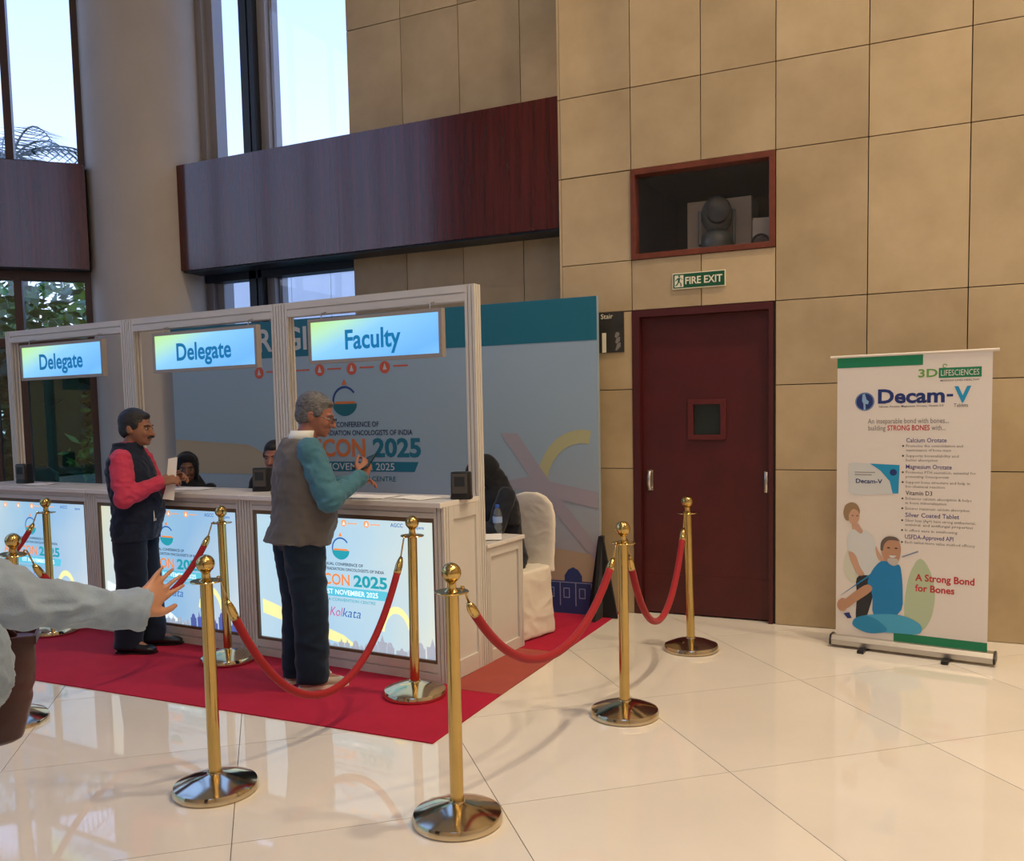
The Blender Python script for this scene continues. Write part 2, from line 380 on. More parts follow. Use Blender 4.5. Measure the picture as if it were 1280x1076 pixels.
def facade(name, tname, P0, D, N, length, mulls, step):
    f = struct(name, (P0.x, P0.y, 0), math.atan2(D.y, D.x)); n = 0
    # local x along D (negative = away to the left), local y outward
    sgn = 1 if Vector((-D.y, D.x)).dot(N) > 0 else -1
    ms = list(mulls)
    while ms[-1]-step > -length: ms.append(ms[-1]-step)
    ms.append(-length)
    for s_ in ms: box('mullion', BROWNF, f, s_-.033, s_+.033, .16*sgn if sgn > 0 else -.28, .28*sgn if sgn > 0 else -.16, 0, CZ)
    for z0, z1 in ((2.84, 2.93), (3.86, 3.93), (2.21, 2.30), (0, .1), (CZ-.1, CZ)):
        box('transom', BROWNF, f, -length, -.03, min(.17*sgn, .27*sgn), max(.17*sgn, .27*sgn), z0, z1)
    for i in range(len(ms)-1):
        for z0, z1, gm in ((.1, 2.21, PANET), (2.30, 2.84, PANE), (3.93, CZ-.1, PANE)):
            box('pane', gm, f, ms[i+1]+.033, ms[i]-.033, min(.21*sgn, .216*sgn), max(.21*sgn, .216*sgn), z0, z1)
    t = struct(tname, (P0.x, P0.y, 0), math.atan2(D.y, D.x)); x = 0.0; wd = .55
    while x > -length+.05:
        x2 = max(-length, x-wd); wd = 1.1
        box('panel', FASCIA, t, x2+.0008, x-.0008, min(0, .025*sgn), max(0, .025*sgn), 2.93, 3.88); x = x2
    box('pelmet_core', DARKF, t, -length, -.004, min(.025*sgn, .165*sgn), max(.025*sgn, .165*sgn), 2.92, 3.87)
facade('window_2', 'trim_2', FP0, FD, FN, 4.98, [-.035, -.63, -.88], 1.25)
facade('window_3', 'trim_3', Vector((-10.6, 2.35)), Vector((0, 1)), Vector((-1, 0)), 8.6, [-.035], 1.25)
b = B(); b.lathe([(.545, 0), (.545, CZ)], (-6.9, 6.47, 0), 64)
cl = b.build('column', PLASTER, None, 'angle'); tag(cl, 'thick round beige column between the two dark wooden fascias', 'column')

# ------------------------------------------------------------------ fire door, glazed niche, signs
d = struct('door_1', (0, YW, 0))
b = B(); b.box(DX0, DX0+.055, -.006, .22, 0, DZ-.05); b.box(DX1-.03, DX1, -.006, .22, 0, DZ-.05); b.box(DX0, DX1, -.006, .22, DZ-.05, DZ); b.build('door_frame', DOORF, d)
lf = B()
vx0, vx1, vz0, vz1 = -1.52, -1.325, 1.335, 1.555
for q in ((DX0+.057, vx0, .012, DZ-.052), (vx1, DX1-.032, .012, DZ-.052), (vx0, vx1, .012, vz0), (vx0, vx1, vz1, DZ-.052)): lf.box(q[0], q[1], .055, .10, q[2], q[3])
leaf = lf.build('door_leaf', DOORM, d)
b = B()
for q in ((vx0-.04, vx1+.04, vz0-.035, vz0), (vx0-.04, vx1+.04, vz1, vz1+.035), (vx0-.04, vx0, vz0, vz1), (vx1, vx1+.04, vz0, vz1)): b.box(q[0], q[1], .038, .056, q[2], q[3])
b.build('vision_frame', mat('vision_frame_paint', (.10, .012, .012), .35), d, bevel=.003)
box('pane', mat('wired_dark_glass', (.02, .028, .026), .08), d, vx0, vx1, .072, .078, vz0, vz1)
for hx in (-1.845, -1.0):
    b = B(); b.tube([(hx, .056, 1.065), (hx, .028, 1.06), (hx, .014, 1.03), (hx, .012, 1.0), (hx, .014, .97), (hx, .028, .94), (hx, .056, .935)], .015, 10)
    b.box(hx-.02, hx+.02, .049, .057, .925, 1.075); b.build('handle', mat('worn_nickel', (.62, .58, .52), .3, metal=.9), d, 'angle')
kp = box('kick_plate', DOORM, d, DX0+.06, DX1-.035, .051, .056, .05, .30)
box('threshold_void', BLACKC, d, DX0, DX1, .11, .2, 0, DZ)

nw = struct('window_4', (0, YW, 0))
fw_ = .04
b = B()
for q in ((NX0, NX1, NZ0, NZ0+fw_), (NX0, NX1, NZ1-fw_, NZ1), (NX0, NX0+fw_*.8, NZ0+fw_, NZ1-fw_), (NX1-fw_, NX1, NZ0+fw_, NZ1-fw_)): b.box(q[0], q[1], -.012, .10, q[2], q[3])
b.build('window_frame', WOODF, nw, bevel=.003)
box('pane', PANE, nw, NX0+fw_*.8, NX1-fw_, .045, .05, NZ0+fw_, NZ1-fw_)
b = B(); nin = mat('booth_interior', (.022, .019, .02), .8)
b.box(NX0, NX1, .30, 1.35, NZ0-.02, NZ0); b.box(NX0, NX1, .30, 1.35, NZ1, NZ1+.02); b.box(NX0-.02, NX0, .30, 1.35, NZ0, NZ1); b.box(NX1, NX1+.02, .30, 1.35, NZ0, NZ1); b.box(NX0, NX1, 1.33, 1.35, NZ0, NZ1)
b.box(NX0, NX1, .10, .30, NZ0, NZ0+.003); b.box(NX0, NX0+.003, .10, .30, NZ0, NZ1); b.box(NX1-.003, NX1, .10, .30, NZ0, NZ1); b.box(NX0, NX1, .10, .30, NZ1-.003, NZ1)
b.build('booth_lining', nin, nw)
YB = YW
t = thing('stage_light', 'dark rounded stage light standing behind the glass above the door', 'light fitting', (-1.40, YB+.30, NZ0+.003), R(15)); t.scale = (1.15, 1.15, 1.28)
GRS = mat('dark_grey_casing', (.075, .085, .08), .35)
b = B(); b.lathe([(.085, 0), (.10, .02), (.105, .09), (.09, .14), (.06, .155)], (0, 0, 0), 28); b.build('base', GRS, t, True)
b = B(); b.ell((0, 0, .245), (.098, .095, .11)); b.build('head', GRS, t, True)
b = B(); b.lathe([(.07, 0), (.07, .05), (.05, .055)], (0, -.075, .25), 24, (0, -1, .1)); b.build('lens', BLACK, t, 'angle')
for sx in (-.115, .095): box('yoke_arm', GRS, t, sx, sx+.02, -.03, .03, .08, .27, .004)
t = thing('equipment_case', 'pale upright equipment cabinet behind the dark stage light in the niche', 'cabinet', (-1.42, YB+.62, NZ0+.001))
PALE = mat('pale_cabinet', (.62, .53, .42), .5)
box('body', PALE, t, -.24, .24, -.15, .15, 0, .47, .006); box('door', PALE, t, -.22, .08, -.158, -.15, .02, .45, .003)
b = B(); b.tube([(-.12, -.16, .41), (-.09, -.175, .415), (-.05, -.16, .42)], .006, 8); b.build('handle', STEEL, t, True)
t = thing('wall_speaker', 'small pale speaker box with a dark round cone at the right of the niche', 'speaker', (-1.08, YB+.42, NZ0+.001), R(12))
box('body', PALE, t, -.085, .085, -.1, .1, 0, .27, .006)
b = B(); b.lathe([(.068, 0), (.066, .004), (.02, -.008)], (-.03, -.1, .09), 28, (0, -1, 0)); b.build('cone', BLACK, t, 'angle')

def plate(name, label, x0, x1, z0, z1, m_, y=YW, th=.012):
    t = thing(name, label, 'sign', ((x0+x1)/2, y, z0)); w_ = (x1-x0)/2
    box('plate', m_, t, -w_, w_, -th, -.0012, 0, z1-z0, .0015); return t, w_, z1-z0
GREENS = mat('sign_green', (.005, .085, .035), .4); CREAMS = mat('sign_cream', (.78, .75, .58), .5)
t, w_, h_ = plate('fire_exit_sign', 'green FIRE EXIT sign with running figure on the wall above the door', -1.652, -1.275, 2.378, 2.49, CREAMS)
flat('green_field', [(-w_+.006, .006), (w_-.006, .006), (w_-.006, h_-.006), (-w_+.006, h_-.006)], -.0128, GREENS, t)
flat('pictogram_door', [(-.172, .014), (-.108, .014), (-.108, .097), (-.172, .097)], -.0134, CREAMS, t)
b = B()
for P in ([(-.143, .083), (-.134, .083), (-.131, .089), (-.135, .096), (-.142, .096), (-.146, .089)], [(-.15, .078), (-.13, .08), (-.136, .05), (-.148, .05)],
          [(-.148, .052), (-.138, .052), (-.15, .03), (-.165, .02), (-.168, .026), (-.156, .036)], [(-.142, .052), (-.134, .05), (-.122, .036), (-.122, .018), (-.13, .018), (-.13, .034)],
          [(-.132, .08), (-.128, .074), (-.116, .062), (-.113, .067)], [(-.15, .078), (-.148, .07), (-.164, .056), (-.168, .06)]):
    b.add([(x, -.0140, z) for x, z in P], [tuple(range(len(P)))])
b.build('running_figure', GREENS, t)
text('FIRE EXIT', .05, CREAMS, t, (-.095, -.0135, .032), 'LEFT', .03, .262)
STAIRM = mat('stair_sign_grey', (.035, .034, .032), .35, var=.3, scale=9)
t, w_, h_ = plate('stair_sign', 'dark grey Stair 1 sign on the stone wall left of the door', -2.315, -2.018, 1.953, 2.25, STAIRM)
text('Stair', .036, CREAMS, t, (.018, -.0125, .25), 'CENTER', .01)
text('1', .135, CREAMS, t, (-.005, -.0125, .008), 'CENTER', .05)
for k in range(9):
    x = .09+.03*((k*37) % 7)/7; flat('etched_motif', discpoly(x, .02+.014*k, .009+.004*(k % 3), 8), -.0126-.0001*k, mat('etched_grey', (.22, .21, .19), .5), t)

# ------------------------------------------------------------------ carpets
def carpet(name, label, poly, m_, z=.006):
    b = B(); b.prism([(x, y, .0005) for x, y in poly], (0, 0, z)); o = b.build(name, m_); tag(o, label, 'carpet'); return o
carpet('red_carpet', 'wide bright red carpet laid in front of the three counters', [(-10.2, 3.40), (-2.05, 3.445), (-2.06, 4.19), (-4.3, 4.75), (-10.2, 4.95)][:2]+[(-2.06, 4.19), (-2.40, 4.19), (-2.43, 4.9), (-8.9, 4.9)], CARPET)
carpet('red_carpet', 'narrow faded red carpet strip beside the end of the counter', [(-2.40, 4.195), (-2.06, 4.195), (-2.06, 5.085), (-2.38, 5.085)], CARPET2)
carpet('red_carpet', 'red carpet under the covered chair and along the printed backdrop', [(-6.2, 5.09), (-2.06, 5.09), (-2.06, 6.285), (-2.495, 6.285), (-6.2, 6.285)], CARPET)

# ------------------------------------------------------------------ registration counters
KA = R(-4.0); KE = Vector((math.cos(KA), math.sin(KA), 0)); KN = Vector((-math.sin(KA), math.cos(KA), 0)); KO = Vector((-2.41, 4.245, .0))
def kpt(u, v, z=0): p = KO+KE*u+KN*v; p.z = z; return p
PRINT_C = {}
def pm(name, c, e=0):
    return mat('print_'+name, c, .5, emit=c if e else None, es=e)
LT = .76
litA = lit('lit_conference_panel', [(0, (.95, .93, .62)), (.16, (.80, .93, .95)), (.38, (.42, .72, .98)), (.62, (.36, .66, 1.0)), (.85, (.62, .82, 1.0)), (1, (.80, .92, 1.0))], LT, (1, 0, -.35), .62, .62, .30)
litB = lit('lit_conference_panel_warm', [(0, (.62, .86, 1.0)), (.3, (.50, .78, 1.0)), (.6, (.62, .86, 1.0)), (.85, (.85, .93, .85)), (1, (.98, .96, .70))], LT*1.08, (1, 0, .10), .42, .62, .30)
litS = lit('lit_sign_face', [(0, (.55, .90, .08)), (.2, (.48, .86, .55)), (.38, (.24, .62, 1.0)), (.7, (.13, .46, 1.0)), (1, (.28, .68, 1.0))], 1.0, (.55, 0, -1.5), .45, .80, .12)
POST = [(-.5, -.5), (-.24, -.5), (-.24, -.34), (-.14, -.34), (-.14, -.5), (.14, -.5), (.14, -.34), (.24, -.34), (.24, -.5), (.5, -.5)]
def post_profile(wd):
    side = POST[:-1]; out = []
    for k in range(4):
        c, s_ = math.cos(k*math.pi/2), math.sin(k*math.pi/2); out += [((x*c-y*s_)*wd, (x*s_+y*c)*wd) for x, y in side]
    return out
def post(name, parent, x, y, z0, z1, wd=.068):
    b = B(); b.prism([(px+x, py+y, z0) for px, py in post_profile(wd)], (0, 0, z1-z0)); return b.build(name, WHITEP, parent)
def rail(name, parent, x0, x1, y, z, h, dpt):
    # horizontal bar with one groove on the front
    P = [(-.5, -.5), (-.5, -.05), (-.36, -.05), (-.36, .05), (-.5, .05), (-.5, .5), (.5, .5), (.5, -.5)]
    b = B(); b.prism([(x0, y+p[0]*dpt, z+p[1]*h) for p in P], (x1-x0, 0, 0)); return b.build(name, WHITEP, parent)
BW = 1.53; PW = 1.31; PZ0, PZ1 = .105, .935
ORG = pm('orange', (.95, .30, .07), .8); ORG2 = pm('orange_pale', (.95, .45, .22), .8); TEAL = pm('teal', (.02, .42, .52), .7); NAVY = pm('navy', (.01, .03, .12), .2); WHT = pm('white', (.95, .97, 1), 1.0)
BAND = pm('cyan_band', (.12, .60, .78), .8); BLU = pm('blue', (.02, .16, .55), .6); PINK = pm('pink', (.75, .08, .40), .6); YEL = pm('yellow', (.95, .92, .40), .9); SKYB = pm('skyline_blue', (.13, .20, .62), .5); SKYG = pm('skyline_grey', (.45, .52, .62), .7); SWOOSH = pm('pale_swoosh', (.80, .92, .98), .95)
def skyline(parent, x0, x1, z0, h, m_, y, seed, k):
    rnd = random.Random(seed); b = B(); x = x0
    while x < x1:
        wd = rnd.uniform(.03, .075)*k; hh = h*rnd.uniform(.35, 1.0); t_ = rnd.random()
        b.add([(x, y, z0), (x+wd, y, z0), (x+wd, y, z0+hh*.6), (x, y, z0+hh*.6)], [(0, 1, 2, 3)])
        if t_ < .5:
            P = [(x+wd*(.5+.32*math.cos(a)), y, z0+hh*.6+wd*.5*math.sin(a)) for a in [math.pi*i/8 for i in range(9)]]; b.add(P, [tuple(range(9))])
            b.add([(x+wd*.47, y, z0+hh*.6), (x+wd*.53, y, z0+hh*.6), (x+wd*.5, y, z0+hh*.6+wd*.95)], [(0, 1, 2)])
        else:
            b.add([(x+wd*.3, y, z0+hh*.6), (x+wd*.7, y, z0+hh*.6), (x+wd*.5, y, z0+hh)], [(0, 1, 2)])
        x += wd*rnd.uniform(.8, 1.25)
    b.build('skyline', m_, parent)
def emblem(p, x, z, r, y, mats):
    o, bl, tl = mats
    ringflat('emblem_arc', x, z, r*.86, r, 35, 300, y, bl, p)
    P = [(x+r*.98*math.cos(a), z-r*.18+r*.80*math.sin(a)) for a in [math.pi+math.pi*i/16 for i in range(17)]]; flat('emblem_bowl', P, y-.0004, tl, p)
    flat('emblem_flame', [(x-r*.22, z+r*1.08), (x+r*.22, z+r*1.08), (x, z+r*1.45)], y, o, p); flat('emblem_deck', [(x-r*.9, z-r*.18), (x+r*.95, z-r*.18), (x+r*.75, z-r*.02), (x-r*.7, z-r*.02)], y-.0002, o, p)
def graphic(p, y, variant):
    """conference print, x centred, z measured from the panel bottom"""
    for k, x in enumerate((-.31, -.14, .03, .20)):
        flat('logo_disc', discpoly(x, .775, .021), y, ORG2, p); flat('logo_mark', [(x-.009, .765), (x+.009, .765), (x, .788)], y-.0005, WHT, p)
        if k > 1: text('', .01, ORG2, p, (x, y, .7)) if False else flat('logo_line', [(x+.03, .771), (x+.10, .771), (x+.10, .778), (x+.03, .778)], y, ORG2, p)
    text('AGCC', .022, BLU, p, (.42, y, .768), 'CENTER', .02); text('ispana', .018, BLU, p, (.58, y, .764), 'CENTER', .02)
    emblem(p, .0, .62, .068, y, (ORG, BLU, TEAL))
    text('ANNUAL CONFERENCE OF', .0175, NAVY, p, (.0, y, .516), 'CENTER', .025, .33, res=2)
    text('ASSOCIATION OF RADIATION ONCOLOGISTS OF INDIA', .0175, NAVY, p, (0, y, .486), 'CENTER', .025, .64, res=2)
    text('AROICON', .066, ORG, p, (-.36, y, .398), 'LEFT', .025, .42); text('2025', .066, TEAL, p, (.09, y, .398), 'LEFT', .05, .25)
    flat('date_band', [(-.38, .326), (.34, .326), (.36, .383), (-.38, .383)], y, BAND, p)
    text('1ST NOVEMBER 2025', .030, WHT, p, (.27, y-.0006, .339), 'RIGHT', .01, .40, res=2)
    text('BISWA BANGLA CONVENTION CENTRE', .018, TEAL, p, (-.03, y, .297), 'CENTER', .01, .56, res=2)
    text('Kol', .056, PINK, p, (-.10, y, .205), 'LEFT', -.005, .10, shear=.25); text('kata', .056, BLU, p, (-.004, y, .205), 'LEFT', -.005, .14, shear=.25)
    flat('swoosh', [(-.655, .26), (-.655, .17), (-.1, .05), (.12, .02), (.0, .09)], y+.0004, SWOOSH if variant == 0 else YEL, p)
    ringflat('swoosh_arc', .40, .10, .16, .20, 20, 165, y+.0004, YEL, p, sx=.6)
    skyline(p, -.5, .18, .012, .06, SKYG, y+.0002, 5, 1.0)
    skyline(p, .20, .64, .012, .17 if variant == 0 else .13, SKYB if variant == 0 else SKYG, y, 9+variant, 1.1)
def kiosk(idx, label, litm, variant):
    o = kpt(-BW*idx, 0, .0066); t = thing('registration_counter', label, 'counter', o, KA, 'registration counters')
    x0, x1 = -BW+.004, -.004; cx = (x0+x1)/2; pw = .066; V = .38
    for x in (x0+pw/2, x1-pw/2):
        post('front_post', t, x, pw/2, 0, 1.0); post('tall_post', t, x, V+pw/2, 0, 2.272)
    rail('top_rail', t, x0+pw, x1-pw, V+pw/2, 2.225, .094, pw); rail('frieze_rail', t, x0+pw, x1-pw, pw/2, .968, .064, pw); rail('plinth_rail', t, x0+pw, x1-pw, pw/2, .052, .104, pw)
    for sx, dr in ((x0, 1), (x1, -1)):
        bxs = lambda nm, d0, d1, y0, y1, z0, z1: box(nm, WHITEP, t, min(sx+dr*d0, sx+dr*d1), max(sx+dr*d0, sx+dr*d1), y0, y1, z0, z1)
        bxs('side_panel', .013, .022, pw+.036, V-.036, .10, .925)
        for z0, z1 in ((0, .10), (.925, 1.0)): bxs('side_rail', 0, .022, pw+.038, V-.038, z0, z1)
        for y0, y1 in ((pw+.002, pw+.036), (V-.036, V-.002)): bxs('side_stile', 0, .022, y0, y1, 0, 1.0)
    box('desk_top', WHITET, t, x0-.002, x1+.002, -.035, V-.002, 1.0, 1.03, .003)
    b = B(); g0, g1 = x0+pw, x1-pw; ew = .016; EDG = mat('bronze_edge', (.14, .085, .045), .4)
    for q in ((g0, g1, PZ0-.001, PZ0+ew), (g0, g1, PZ1-ew*1.5, PZ1), (g0, g0+ew, PZ0+ew, PZ1-ew*1.5), (g1-ew, g1, PZ0+ew, PZ1-ew*1.5)): b.box(q[0], q[1], .004, .05, q[2], q[3])
    b.build('panel_edging', EDG, t)
    gp = box('light_panel', litm, t, g0+ew-cx, g1-ew-cx, 0, .02, ew, PZ1-PZ0-ew*1.5); gp.location = (cx, .022, PZ0)
    return t, gp
k3, g3 = kiosk(0, 'white registration counter of the faculty desk nearest the stone wall', litB, 1)
graphic(g3, -.0015, 1)
k2, g2 = kiosk(1, 'white registration counter in the middle beneath the second Delegate sign', litA, 0)
graphic(g2, -.0015, 0)
k1, g1_ = kiosk(2, 'white registration counter furthest left by the garden windows', litA, 0)
for ch in [x for x in bpy.data.objects if x.parent == g2]: c = ch.copy(); col.objects.link(c); c.parent = g1_

FRM = mat('sign_frame_grey', (.33, .29, .26), .4)
LETC = pm('sign_cyan', (.0, .21, .50), .45)
def hang_sign(idx, word, label, du):
    lw = .54 if word == 'Delegate' else .43
    t = thing('hanging_sign', label, 'sign', kpt(-BW*idx-BW/2+du, .34, 1.862), KA, 'illuminated desk signs')
    w_, h_ = .515, .285; e_ = .022
    b = B(); b.box(-w_, w_, -.03, .01, 0, e_); b.box(-w_, w_, -.03, .01, h_-e_, h_); b.box(-w_, -w_+e_, -.03, .01, e_, h_-e_); b.box(w_-e_, w_, -.03, .01, e_, h_-e_); b.box(-w_+e_, w_-e_, -.002, .008, e_, h_-e_)
    b.build('frame', FRM, t)
    f = box('light_face', litS, t, -w_+e_, w_-e_, -.006, 0, -h_/2+e_, h_/2-e_); f.location = (0, -.018, h_/2)
    text(word, .118, LETC, t, (0, -.0255, .082), 'CENTER', .034, lw, res=4)
    for sx in (-.42, .42): b = B(); b.tube([(sx, -.01, h_-.01), (sx, .0, .32), (sx, .06, .335)], .004, 6); b.build('hanger', STEEL, t)
hang_sign(0, 'Faculty', 'illuminated blue sign reading Faculty hung above the right counter', .06)
hang_sign(1, 'Delegate', 'illuminated blue Delegate sign above the middle counter', .11)
hang_sign(2, 'Delegate', 'illuminated blue Delegate sign above the leftmost counter', .05)

# low side table behind the counter end
t = thing('side_table', 'low white panelled table joined behind the end of the counter', 'table', kpt(-.004, .455, .0066), KA)
LZ = .705; pw = .05; L = .455
for x, y in ((-pw/2, pw/2), (-pw/2, L-pw/2), (-1.12, pw/2), (-1.12, L-pw/2)): post('leg_post', t, x, y, 0, LZ, pw)
for z0, z1 in ((0, .07), (LZ-.06, LZ)): box('rail', WHITEP, t, -pw+.004, -.004, pw, L-pw, z0, z1)
box('side_panel', WHITEP, t, -.03, -.016, pw, L-pw, .07, LZ-.06); box('table_top', WHITET, t, -1.16, .012, -.004, L+.012, LZ, LZ+.024, .003)

# ------------------------------------------------------------------ printed backdrop
BX0, BX1, BY, BZ = -6.30, -2.158, 6.10, 2.345
BKM = lit('backdrop_print', [(0, (.36, .30, .33)), (.14, (.36, .33, .36)), (.30, (.33, .37, .42)), (.55, (.29, .385, .46)), (1, (.30, .42, .54))], 0, (0, 0, 1), .02, .42, .12)
bd = thing('printed_backdrop', 'tall pale blue conference backdrop with teal header reading REGISTRATION', 'backdrop', ((BX0+BX1)/2, BY, .0066)); wB = (BX1-BX0)/2; cxB = (BX0+BX1)/2
box('board', BKM, bd, -wB, wB, 0, .045, 0, BZ)
P2 = dict(teal=mat('ink_teal', (.006, .135, .205), .5), orange=mat('ink_orange', (.62, .16, .03), .5), navy=mat('ink_navy', (.012, .02, .07), .5), white=mat('ink_white', (.50, .52, .54), .5), yellow=mat('ink_yellow', (.42, .41, .22), .5), pink=mat('ink_mauve', (.335, .31, .36), .5), blue=mat('ink_blue', (.02, .05, .22), .5), red=mat('ink_red', (.55, .10, .05), .5), dteal=mat('ink_dark_teal', (.006, .12, .15), .5), line=mat('ink_line', (.30, .36, .55), .5), sand=mat('ink_sand', (.42, .33, .22), .5))
yb = -.002
flat('header_band', [(-wB, BZ-.315), (wB, BZ-.315), (wB, BZ-.001), (-wB, BZ-.001)], yb, P2['teal'], bd)
tx = -4.385-cxB
text('REGISTRATION', .19, P2['white'], bd, (tx, yb-.001, 2.09), 'CENTER', .03, 1.78, res=4)
for k in range(5):
    x = -5.28+.325*k-cxB; flat('logo_disc', discpoly(x, 1.905, .05), yb, P2['red'], bd); flat('logo_mark', [(x-.02, 1.885), (x+.02, 1.885), (x, 1.94)], yb-.001, P2['white'], bd)
    flat('logo_line', [(x+.08, 1.905), (x+.22, 1.905), (x+.22, 1.918), (x+.08, 1.918)], yb, P2['red'], bd)
emblem(bd, tx, 1.64, .125, yb, (P2['orange'], P2['blue'], P2['dteal']))
text('ANNUAL CONFERENCE OF', .042, P2['navy'], bd, (tx, yb, 1.425), 'CENTER', .02, .66)
text('ASSOCIATION OF RADIATION ONCOLOGISTS OF INDIA', .042, P2['navy'], bd, (tx, yb, 1.355), 'CENTER', .02, 1.30)
text('AROICON', .145, P2['orange'], bd, (-.71+tx, yb, 1.18), 'LEFT', .035, .90); text('2025', .145, P2['teal'], bd, (.265+tx, yb, 1.18), 'LEFT', .05, .46)
flat('date_band', [(-.78+tx, 1.055), (.66+tx, 1.055), (.70+tx, 1.135), (-.78+tx, 1.135)], yb, P2['teal'], bd)
text('1ST NOVEMBER 2025', .058, P2['white'], bd, (.47+tx, yb-.001, 1.066), 'RIGHT', .01, .85)
text('BISWA BANGLA CONVENTION CENTRE', .040, P2['dteal'], bd, (.48+tx, yb, .975), 'RIGHT', .005, 1.15)
ringflat('print_arch', wB-.13, .95, .33, .43, 78, 190, yb, P2['yellow'], bd, n=30, sx=.85)
for pi_, P in enumerate(([(1.28, 1.36), (1.42, 1.36), (1.80, .83), (1.66, .83)], [(1.66, .83), (1.80, .83), (wB-.005, .50), (wB-.005, .38)], [(1.2, .97), (wB-.005, .80), (wB-.005, .92), (1.5, 1.03)])): flat('print_ribbon', P, yb-.0004-.0005*pi_, P2['pink'], bd)
for P in ([(-wB+.005, 1.02), (-.6, 1.02), (-1.2, 1.28), (-wB+.005, 1.33)],): flat('print_ribbon', P, yb-.0003, P2['sand'], bd)
flat('print_sun', [(1.4, .22), (wB-.005, .22), (wB-.005, .45), (1.5, .52)], yb-.0002, P2['sand'], bd)
flat('palace_print', [(.9, .004), (wB-.005, .004), (wB-.005, .25), (1.93, .25), (1.93, .29), (1.90, .335), (1.86, .355), (1.82, .335), (1.79, .29), (1.79, .25), (.9, .25)], yb-.0008, mat('ink_palace', (.022, .045, .16), .5), bd)
b = B()
for k in range(9):
    x = 1.0+.125*k
    for (a0, a1, c0, c1) in ((x, x+.007, .06, .24), (x+.03, x+.08, .12, .126), (x+.03, x+.036, .126, .19), (x+.074, x+.08, .126, .19), (x+.03, x+.08, .19, .196)): b.add([(a0, yb-.0014, c0), (a1, yb-.0014, c0), (a1, yb-.0014, c1), (a0, yb-.0014, c1)], [(0, 1, 2, 3)])
b.add([(.9, yb-.0014, .235), (wB-.005, yb-.0014, .235), (wB-.005, yb-.0014, .241), (.9, yb-.0014, .241)], [(0, 1, 2, 3)])
b.build('palace_lines', P2['line'], bd)
b = B(); b.prism([(wB+.003, .02, 0), (wB+.003, .03, .60), (wB+.003, -.02, .60), (wB+.003, -.20, 0)], (.025, 0, 0)); b.build('support_brace', BLACKC, bd)
b = B(); b.prism([(wB-.09, -.03, 0), (wB+.14, -.03, 0), (wB+.035, -.03, .60), (wB+.0, -.03, .60)], (0, .02, 0)); b.build('support_brace', BLACKC, bd)

# ------------------------------------------------------------------ roll-up banner
rb = thing('rollup_banner', 'white and green roll-up banner for bone tablets beside the door', 'banner', (-.52, 5.881, 0), math.atan2(-.1605, .987))
b = B(); P = [(-.045, .018), (-.05, .05), (-.03, .075), (.03, .078), (.06, .05), (.055, .018)]
b.prism([(0, y, z) for y, z in P], (.916, 0, 0)); b.build('cassette', ALU, rb, bevel=.002)
for x in (-.006, .912): bb = B(); bb.prism([(x, y*1.08, z*1.04-.001) for y, z in P], (.012, 0, 0)); bb.build('end_cap', BLACK, rb)
for x in (.20, .67): box('foot', BLACK, rb, x-.02, x+.02, -.13, .10, 0, .02, .004)
b = B(); b.tube([(.45, .035, .07), (.45, .035, 1.82)], .008, 8); b.build('support_pole', ALU, rb)
BAN = mat('banner_vinyl', (.74, .68, .61), .5)
SX0, SX1 = .022, .877
box('sheet', BAN, rb, SX0, SX1, .0, .0015, .07, 1.82); b = B(); b.tube([(-.02, .003, 1.826), (.91, .003, 1.826)], .009, 10); b.build('top_rail', mat('cream_rail', (.70, .64, .56), .4), rb, 'angle')
yv = -.0012
I = lambda n_, c: mat('vinyl_'+n_, c, .5)
GRN = I('green', (.006, .20, .085)); GRN2 = I('lime', (.14, .34, .06)); NVY = I('navy', (.012, .03, .16)); CY = I('cyan', (.01, .28, .52)); RED = I('red', (.48, .02, .03)); DK = I('dark', (.05, .045, .045)); IND = I('indigo', (.06, .05, .22)); GR = I('grey', (.20, .18, .17))
rect = lambda n_, x0, x1, z0, z1, m_, y=yv: flat(n_, [(x0, z0), (x1, z0), (x1, z1), (x0, z1)], y, m_, rb)
rect('green_band', SX0, .512, 1.757, 1.818, GRN); rect('green_band', .367, SX1, .071, .128, GRN)
text('3D', .046, GRN2, rb, (.487, yv, 1.685), 'LEFT', .03, .105); rect('brand_box', .598, .822, 1.676, 1.734, GRN); text('LIFESCIENCES', .034, BAN, rb, (.71, yv-.0006, 1.688), 'CENTER', .0, .20, res=2)
text('MAKING LIVES HEALTHY', .010, DK, rb, (.71, yv, 1.655), 'CENTER', .01, .205, res=1)
ringflat('brand_sprout', .63, 1.745, .008, .013, 0, 300, yv, GRN2, rb, 14)
flat('joint_badge', discpoly(.186, 1.547, .056, 32), yv, NVY, rb); ringflat('badge_ring', .186, 1.547, .050, .053, 0, 360, yv-.0006, I('paleblue', (.25, .42, .62)), rb)
flat('badge_bone', [(.172, 1.59), (.186, 1.595), (.196, 1.56), (.21, 1.548), (.205, 1.53), (.19, 1.534), (.192, 1.50), (.18, 1.497), (.178, 1.535), (.170, 1.55)], yv-.0006, I('paleblue', (.25, .42, .62)), rb)
text('Decam', .082, NVY, rb, (.262, yv, 1.536), 'LEFT', .045, .37); rect('hyphen', .642, .676, 1.566, 1.581, NVY); text('V', .088, CY, rb, (.682, yv, 1.535), 'LEFT', .05, .088)
text('Calcium Orotate, Magnesium Orotate, Vitamin D3', .012, DK, rb, (.265, yv, 1.509), 'LEFT', .01, .36, res=1); text('Tablets', .02, DK, rb, (.755, yv, 1.505), 'RIGHT', .0, .075, res=2)
text('An inseparable bond with bones...', .031, GR, rb, (.43, yv, 1.412), 'CENTER', .004, .45, res=2)
